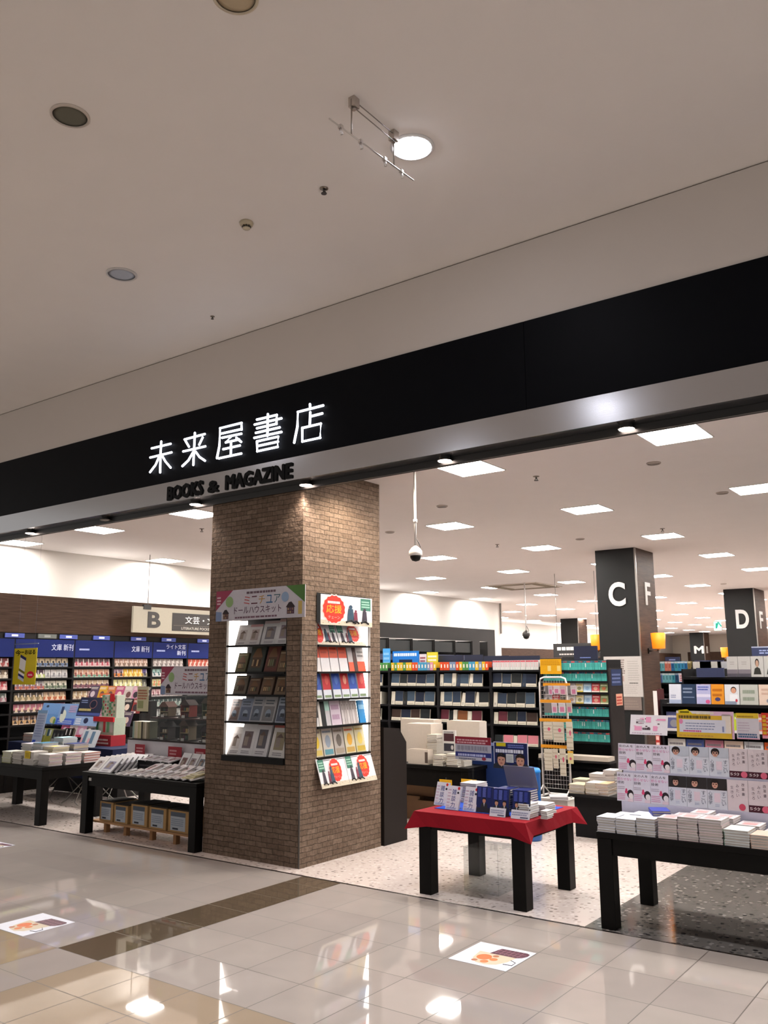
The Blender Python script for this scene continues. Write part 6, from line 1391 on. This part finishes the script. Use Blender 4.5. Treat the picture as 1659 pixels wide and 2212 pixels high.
top_sign(1358, 1543, 1441, 1589, 7.47, 'e8e4ec', art1, 'white sign with pink and black marks, leftmost above the riser', -.3)
top_sign(1459, 1536, 1587, 1597, 7.5, 'e6e2ea', art2, 'wide yellow, white and pink sign above the riser', -.1)
top_sign(1588, 1541, 1641, 1598, 7.52, 'e6dce4', art3, 'white sign with a yellow top beside the wide yellow sign', -.1)
top_sign(1643, 1541, 1668, 1596, 7.54, 'd8402f', art4, 'red sign with yellow characters at the right edge of the photo', -.1)
b = B().box((0, 0, 0), (.26, .06, .1), 'b8a89c'); b.T = CARD; b.bars(.03, .02, .23, .08, 2, '8a7468', .001, .5, 2); o = b.build('beige_box', 'paper'); o.location = (at(1380, 1600, y=7.55).x, 7.47, zt + .4005); tag(o, 'beige box on the riser under the white sign', 'box')
for k in range(12):
    c = ('3a4a80', 'c8b8bc', '8a6a74', 'd0c0b4', 'c8c4c8', 'd8602a', '4a4a50', 'c8ccc8', 'b8b4b8', 'd0c8c8', 'a8a4b0', 'd8d0cc')[k]; b = face_book(.15, .2, .025, c, c, D1('8a8488', 'b8a8a8')); o = b.build('book', 'gloss'); o.location = (at(1462, 1600, y=7.6).x + .165 * k, 7.56, zt + .4005); o.rotation_euler = (-.1, 0, 0); tag(o, 'mixed cover book on the rear of the riser, %s from the left' % nth(k), 'book', 'books on the rear of the riser')

# ------------------------------------------------------------------ gondola behind the right table
GX0 = -3.23
gondola(GX0, .6, 9.4, 1.66, .5, (1.618, 1.33, 1.05), 'black shelf unit of business books behind the signs at the right')
xs2 = [at(u, 1500, y=9.42).x for u in (1444, 1471, 1503, 1535, 1564, 1597, 1638, 1668, 1702, 1737, 1773, 1810, 1848, 1888, 1928)]
DD = (('d8dae6', (('b', -.35, .3, .1, .5, '8a90b0'), ('r', -.5, 0, .5, .2, 'a8b4d0')), 'white and pale blue book'), ('2a3a54', (('b', -.4, .55, .3, .9, '8a98b0'), ('r', -.4, .3, .4, .36, '6a7a94')), 'navy blue book'), ('b4b4d8', (('r', -.5, .35, .5, .5, 'd8d4e8'), ('b', -.4, .7, .4, .95, '4a5aa8'), ('e', .3, .12, .16, .1, 'd05a8a')), 'lavender book'), ('e0922a', (('b', -.4, .4, .4, .9, 'b86a1a'), ('e', .0, .25, .22, .1, '4a4470')), 'orange book'), ('d8d8dc', (('e', .12, .72, .2, .17, '2a2224'), ('e', .12, .69, .17, .14, 'd09a80'), ('r', -.15, .1, .4, .5, 'e8e8ec'), ('r', -.5, 0, .3, .16, '8a94a8'), ('e', .3, .2, .08, .08, 'b83a4a')), 'white book with a portrait'), ('bcbcb4', (('b', -.35, .2, .35, .9, '8a9484'),), 'grey green book'), ('dcc4b4', (('b', -.3, .5, .3, .9, 'c8a898'), ('e', .2, .2, .15, .1, '8a8a9a')), 'peach book'))
for k in range(14):
    W = xs2[k + 1] - xs2[k]; c, deco, nm = DD[k if k < 7 else (k * 3) % 4]; b = face_book(W * .95, .205, .025, c, c, deco); o = b.build('display_book', 'gloss'); o.location = ((xs2[k] + xs2[k + 1]) / 2, 9.42, 1.619); o.rotation_euler = (-.12, 0, 0); tag(o, '%s, %s from the left on the business unit top' % (nm, nth(k)), 'book', 'business books on the unit top')
tier(GX0 + .04, GX0 + 1.6, 9.42, 1.331, .2, .025, [(1, .2, c, D1('d8d0d0', '8a8890'), nm) for c, nm in (('5a5f8a', 'blue grey book'), ('b8a8b0', 'dusty book'), ('c8c43a', 'lime book'), ('8a8ab0', 'violet book'), ('b8c83a', 'lime green book'), ('d8806a', 'salmon book'), ('c8c8cc', 'pale book'), ('4a5a80', 'blue book'), ('d8b08a', 'tan book'))], 'second row of the business unit', -.1)
tier(GX0 + .04, GX0 + 1.6, 9.42, 1.051, .2, .025, [(1, .2, c, D1('6a6468', '3a3438'), nm) for c, nm in (('d0ccc8', 'white book'), ('3a4a80', 'navy book'), ('a86a7a', 'rose book'), ('d0b8a8', 'beige book'), ('c8c8cc', 'pale book'), ('d8602a', 'orange book'), ('d0d0d0', 'white book'), ('6a6a70', 'grey book'))], 'third row of the business unit', -.1)
t = thing('spine_sign', 'tall narrow red and white sign on the left end of the business unit', 'sign', (GX0 - .03, 9.39, 1.05)); B().box((0, 0, 0), (.006, .22, .72), '4a1f20').build('board', 'plastic', t); b = B(); b.T = Matrix.Translation((0, -.001, 0)) @ CARD; b.rect(-.04, .42, .005, .7, 'd8d4d0', 0); b.rect(-.04, 0, .005, .4, 'a83a34', 0); b.bars(-.035, .05, .0, .38, 5, 'e8c8c0', .001, .6, 2); b.build('print', 'flat', t)
# second, taller unit behind it
gondola(-3.55, .9, 11.2, 1.98, .5, (1.88, 1.62), 'taller black shelf unit behind the business books')
xs3 = [at(u, 1450, y=11.22).x for u in (1570, 1594, 1622, 1650, 1680)]
for k in range(4):
    W = xs3[k + 1] - xs3[k]; b = B().box((-W * .48, 0, 0), (W * .48, .025, .25), 'd0ccc8' if k < 2 else 'd8d6d2'); b.T = CARD
    if k < 2: b.rect(-W * .48, 0, W * .48, .09, '8a828a', .001); b.bars(-W * .2, .15, W * .2, .2, 2, 'b0a8a4', .001, .4, k); b.rect(-W * .48, 0, W * .48, .04, '5a5660', .0014)
    else: b.ell(0, .17, W * .16, .05, '2a2422', .001); b.ell(0, .16, W * .12, .042, 'd0a890', .0015); b.poly(((-W * .3, .03), (W * .3, .03), (W * .2, .1), (0, .12), (-W * .2, .1)), '3a3a34', .001)
    o = b.build('book', 'gloss'); o.location = ((xs3[k] + xs3[k + 1]) / 2, 11.22, 1.881); o.rotation_euler = (-.1, 0, 0); tag(o, ('white and grey book, %s one on the taller unit' if k < 2 else 'white magazine with a dark haired young man, %s one on the taller unit') % ('left', 'right')[k % 2], 'book', 'books on the taller unit')
a, c = at(1503, 1443, y=11.15), at(1564, 1463, y=11.15); b = B().box((0, 0, 0), (c.x - a.x, .03, a.z - c.z), '2a3252'); b.T = CARD; b.bars(.22, .05, c.x - a.x - .22, .13, 2, '8a94b8', .001, .5, 3)
o = b.build('category_board', 'plastic'); o.location = (a.x, 11.16, c.z); tag(o, 'navy category board with pale print on the taller shelf unit', 'sign')
spine_row(a.x + .02, c.x - .02, 11.22, 1.621, .17, .05, (('b8303a', 'd8c8c8', 'e08a8a'), ('a8283a', 'd0c0c0', 'c84a50')), 'red book', 'under the navy board', 'red books under the navy board')
for k, (u, w, c) in enumerate(((1497, .2, 'd8d4cc'), (1530, .16, 'd0ccc4'), (1550, .2, 'c8c8cc'), (1512, .14, 'd8d8d4'))):
    b = B().box((0, 0, 0), (w, .02, .09), c); o = b.build('card', 'paper'); o.location = (at(u, 1440, y=11.4).x, 11.4, 1.9815); tag(o, 'small white card on top of the taller unit, %s of four' % nth(k), 'card', 'white cards on the taller unit')
# shelf of blue spines to the right of pillar C
sx0, sx1 = at(1421, 1440, y=17.4).x, at(1492, 1440, y=17.4).x
gondola(sx0 - .05, sx1 + .05, 17.4, 2.1, .5, (1.93, 1.70, 1.48), 'shelf unit of blue and teal spines to the right of pillar C')
SB = (('4a9aa8', 'c8d0d0', '2a6a78', 'teal book'), ('6fa8b0', 'd0d8d8', '4a7a84', 'pale teal book'), ('c87a6a', 'e0c8c0', 'a85a4a', 'coral book'), ('2f6a9a', 'c8d4e0', '1f4a74', 'blue book'), ('3a8ab0', 'd0dce4', '2a6484', 'bright blue book'), ('2a4a6a', '8a9aae', '1d3450', 'navy book'), ('8a7a4a', 'c8c0a0', '6a5a34', 'olive book'), ('4a5a8a', 'b0b8d0', '34406a', 'indigo book'))
spine_row(sx0, sx1, 17.42, 1.931, .19, .065, tuple(SB[i] for i in (0, 1, 2, 2, 3, 0, 4, 4, 3, 6, 6, 7, 5)), 'x', 'on the upper blue shelf', 'blue spines right of pillar C')
spine_row(sx0, sx1, 17.42, 1.701, .19, .065, tuple(SB[i] for i in (7, 1, 1, 1, 0, 5, 3, 7, 6, 6)), 'x', 'on the second blue shelf', 'blue spines right of pillar C')
a, c = at(1448, 1455, y=16.8), at(1469, 1474, y=16.8); b = B().box((0, 0, 0), (c.x - a.x, .006, a.z - c.z), 'd8c8cc'); b.T = CARD; b.bars(.02, .02, c.x - a.x - .02, a.z - c.z - .02, 3, 'b04a5a', .001, .5, 2); o = b.build('pop_card', 'paper'); o.location = (a.x, 17.3, c.z); tag(o, 'white and red card hanging before the blue spines', 'card'); B().box((.1, .006, .05), (.13, .12, .06), '8a8a8a').build('clip', 'metal', o)
for k, (u0, u1, y) in enumerate(((1437, 1468, 17.6), (1500, 1530, 14.5), (1532, 1562, 14.5))):
    a, c = at(u0, 1430, y=y), at(u1, 1422, y=y); b = B().box((0, 0, 0), (c.x - a.x, .04, .11), '1d2340'); b.T = CARD; b.bars(.08, .04, c.x - a.x - .08, .08, 1, '8a94c0', .001, .6, k); o = b.build('category_tag', 'plastic'); o.location = (a.x, y, 2.101 if k == 0 else 2.0015); tag(o, 'navy category tag to the right of pillar C, %s from the left' % nth(k), 'tag')
gondola(-4.4, -1.0, 14.4, 2.0, .5, (1.6,), 'dark shelf unit between the business books and pillar D')
a = at(1623, 1397, y=13.0); t = thing('section_sign', 'hanging navy sign with pale stripes at the right edge below letter D', 'sign', (a.x, 13.0, a.z - .13)); B().box((0, 0, 0), (.9, .04, .13), '232b4a').build('board', 'plastic', t); b = B(); b.T = CARD; b.bars(.1, .03, .8, .1, 2, '8a94b8', .001, .5, 3); b.rect(0, .115, .9, .13, '9aa0b4', .001); b.build('print', 'flat', t); B().cyl((.45, .02, .13), (.45, .02, ZS - a.z + .13), .008, '3a3a40', 6).build('rod', 'metal', t)
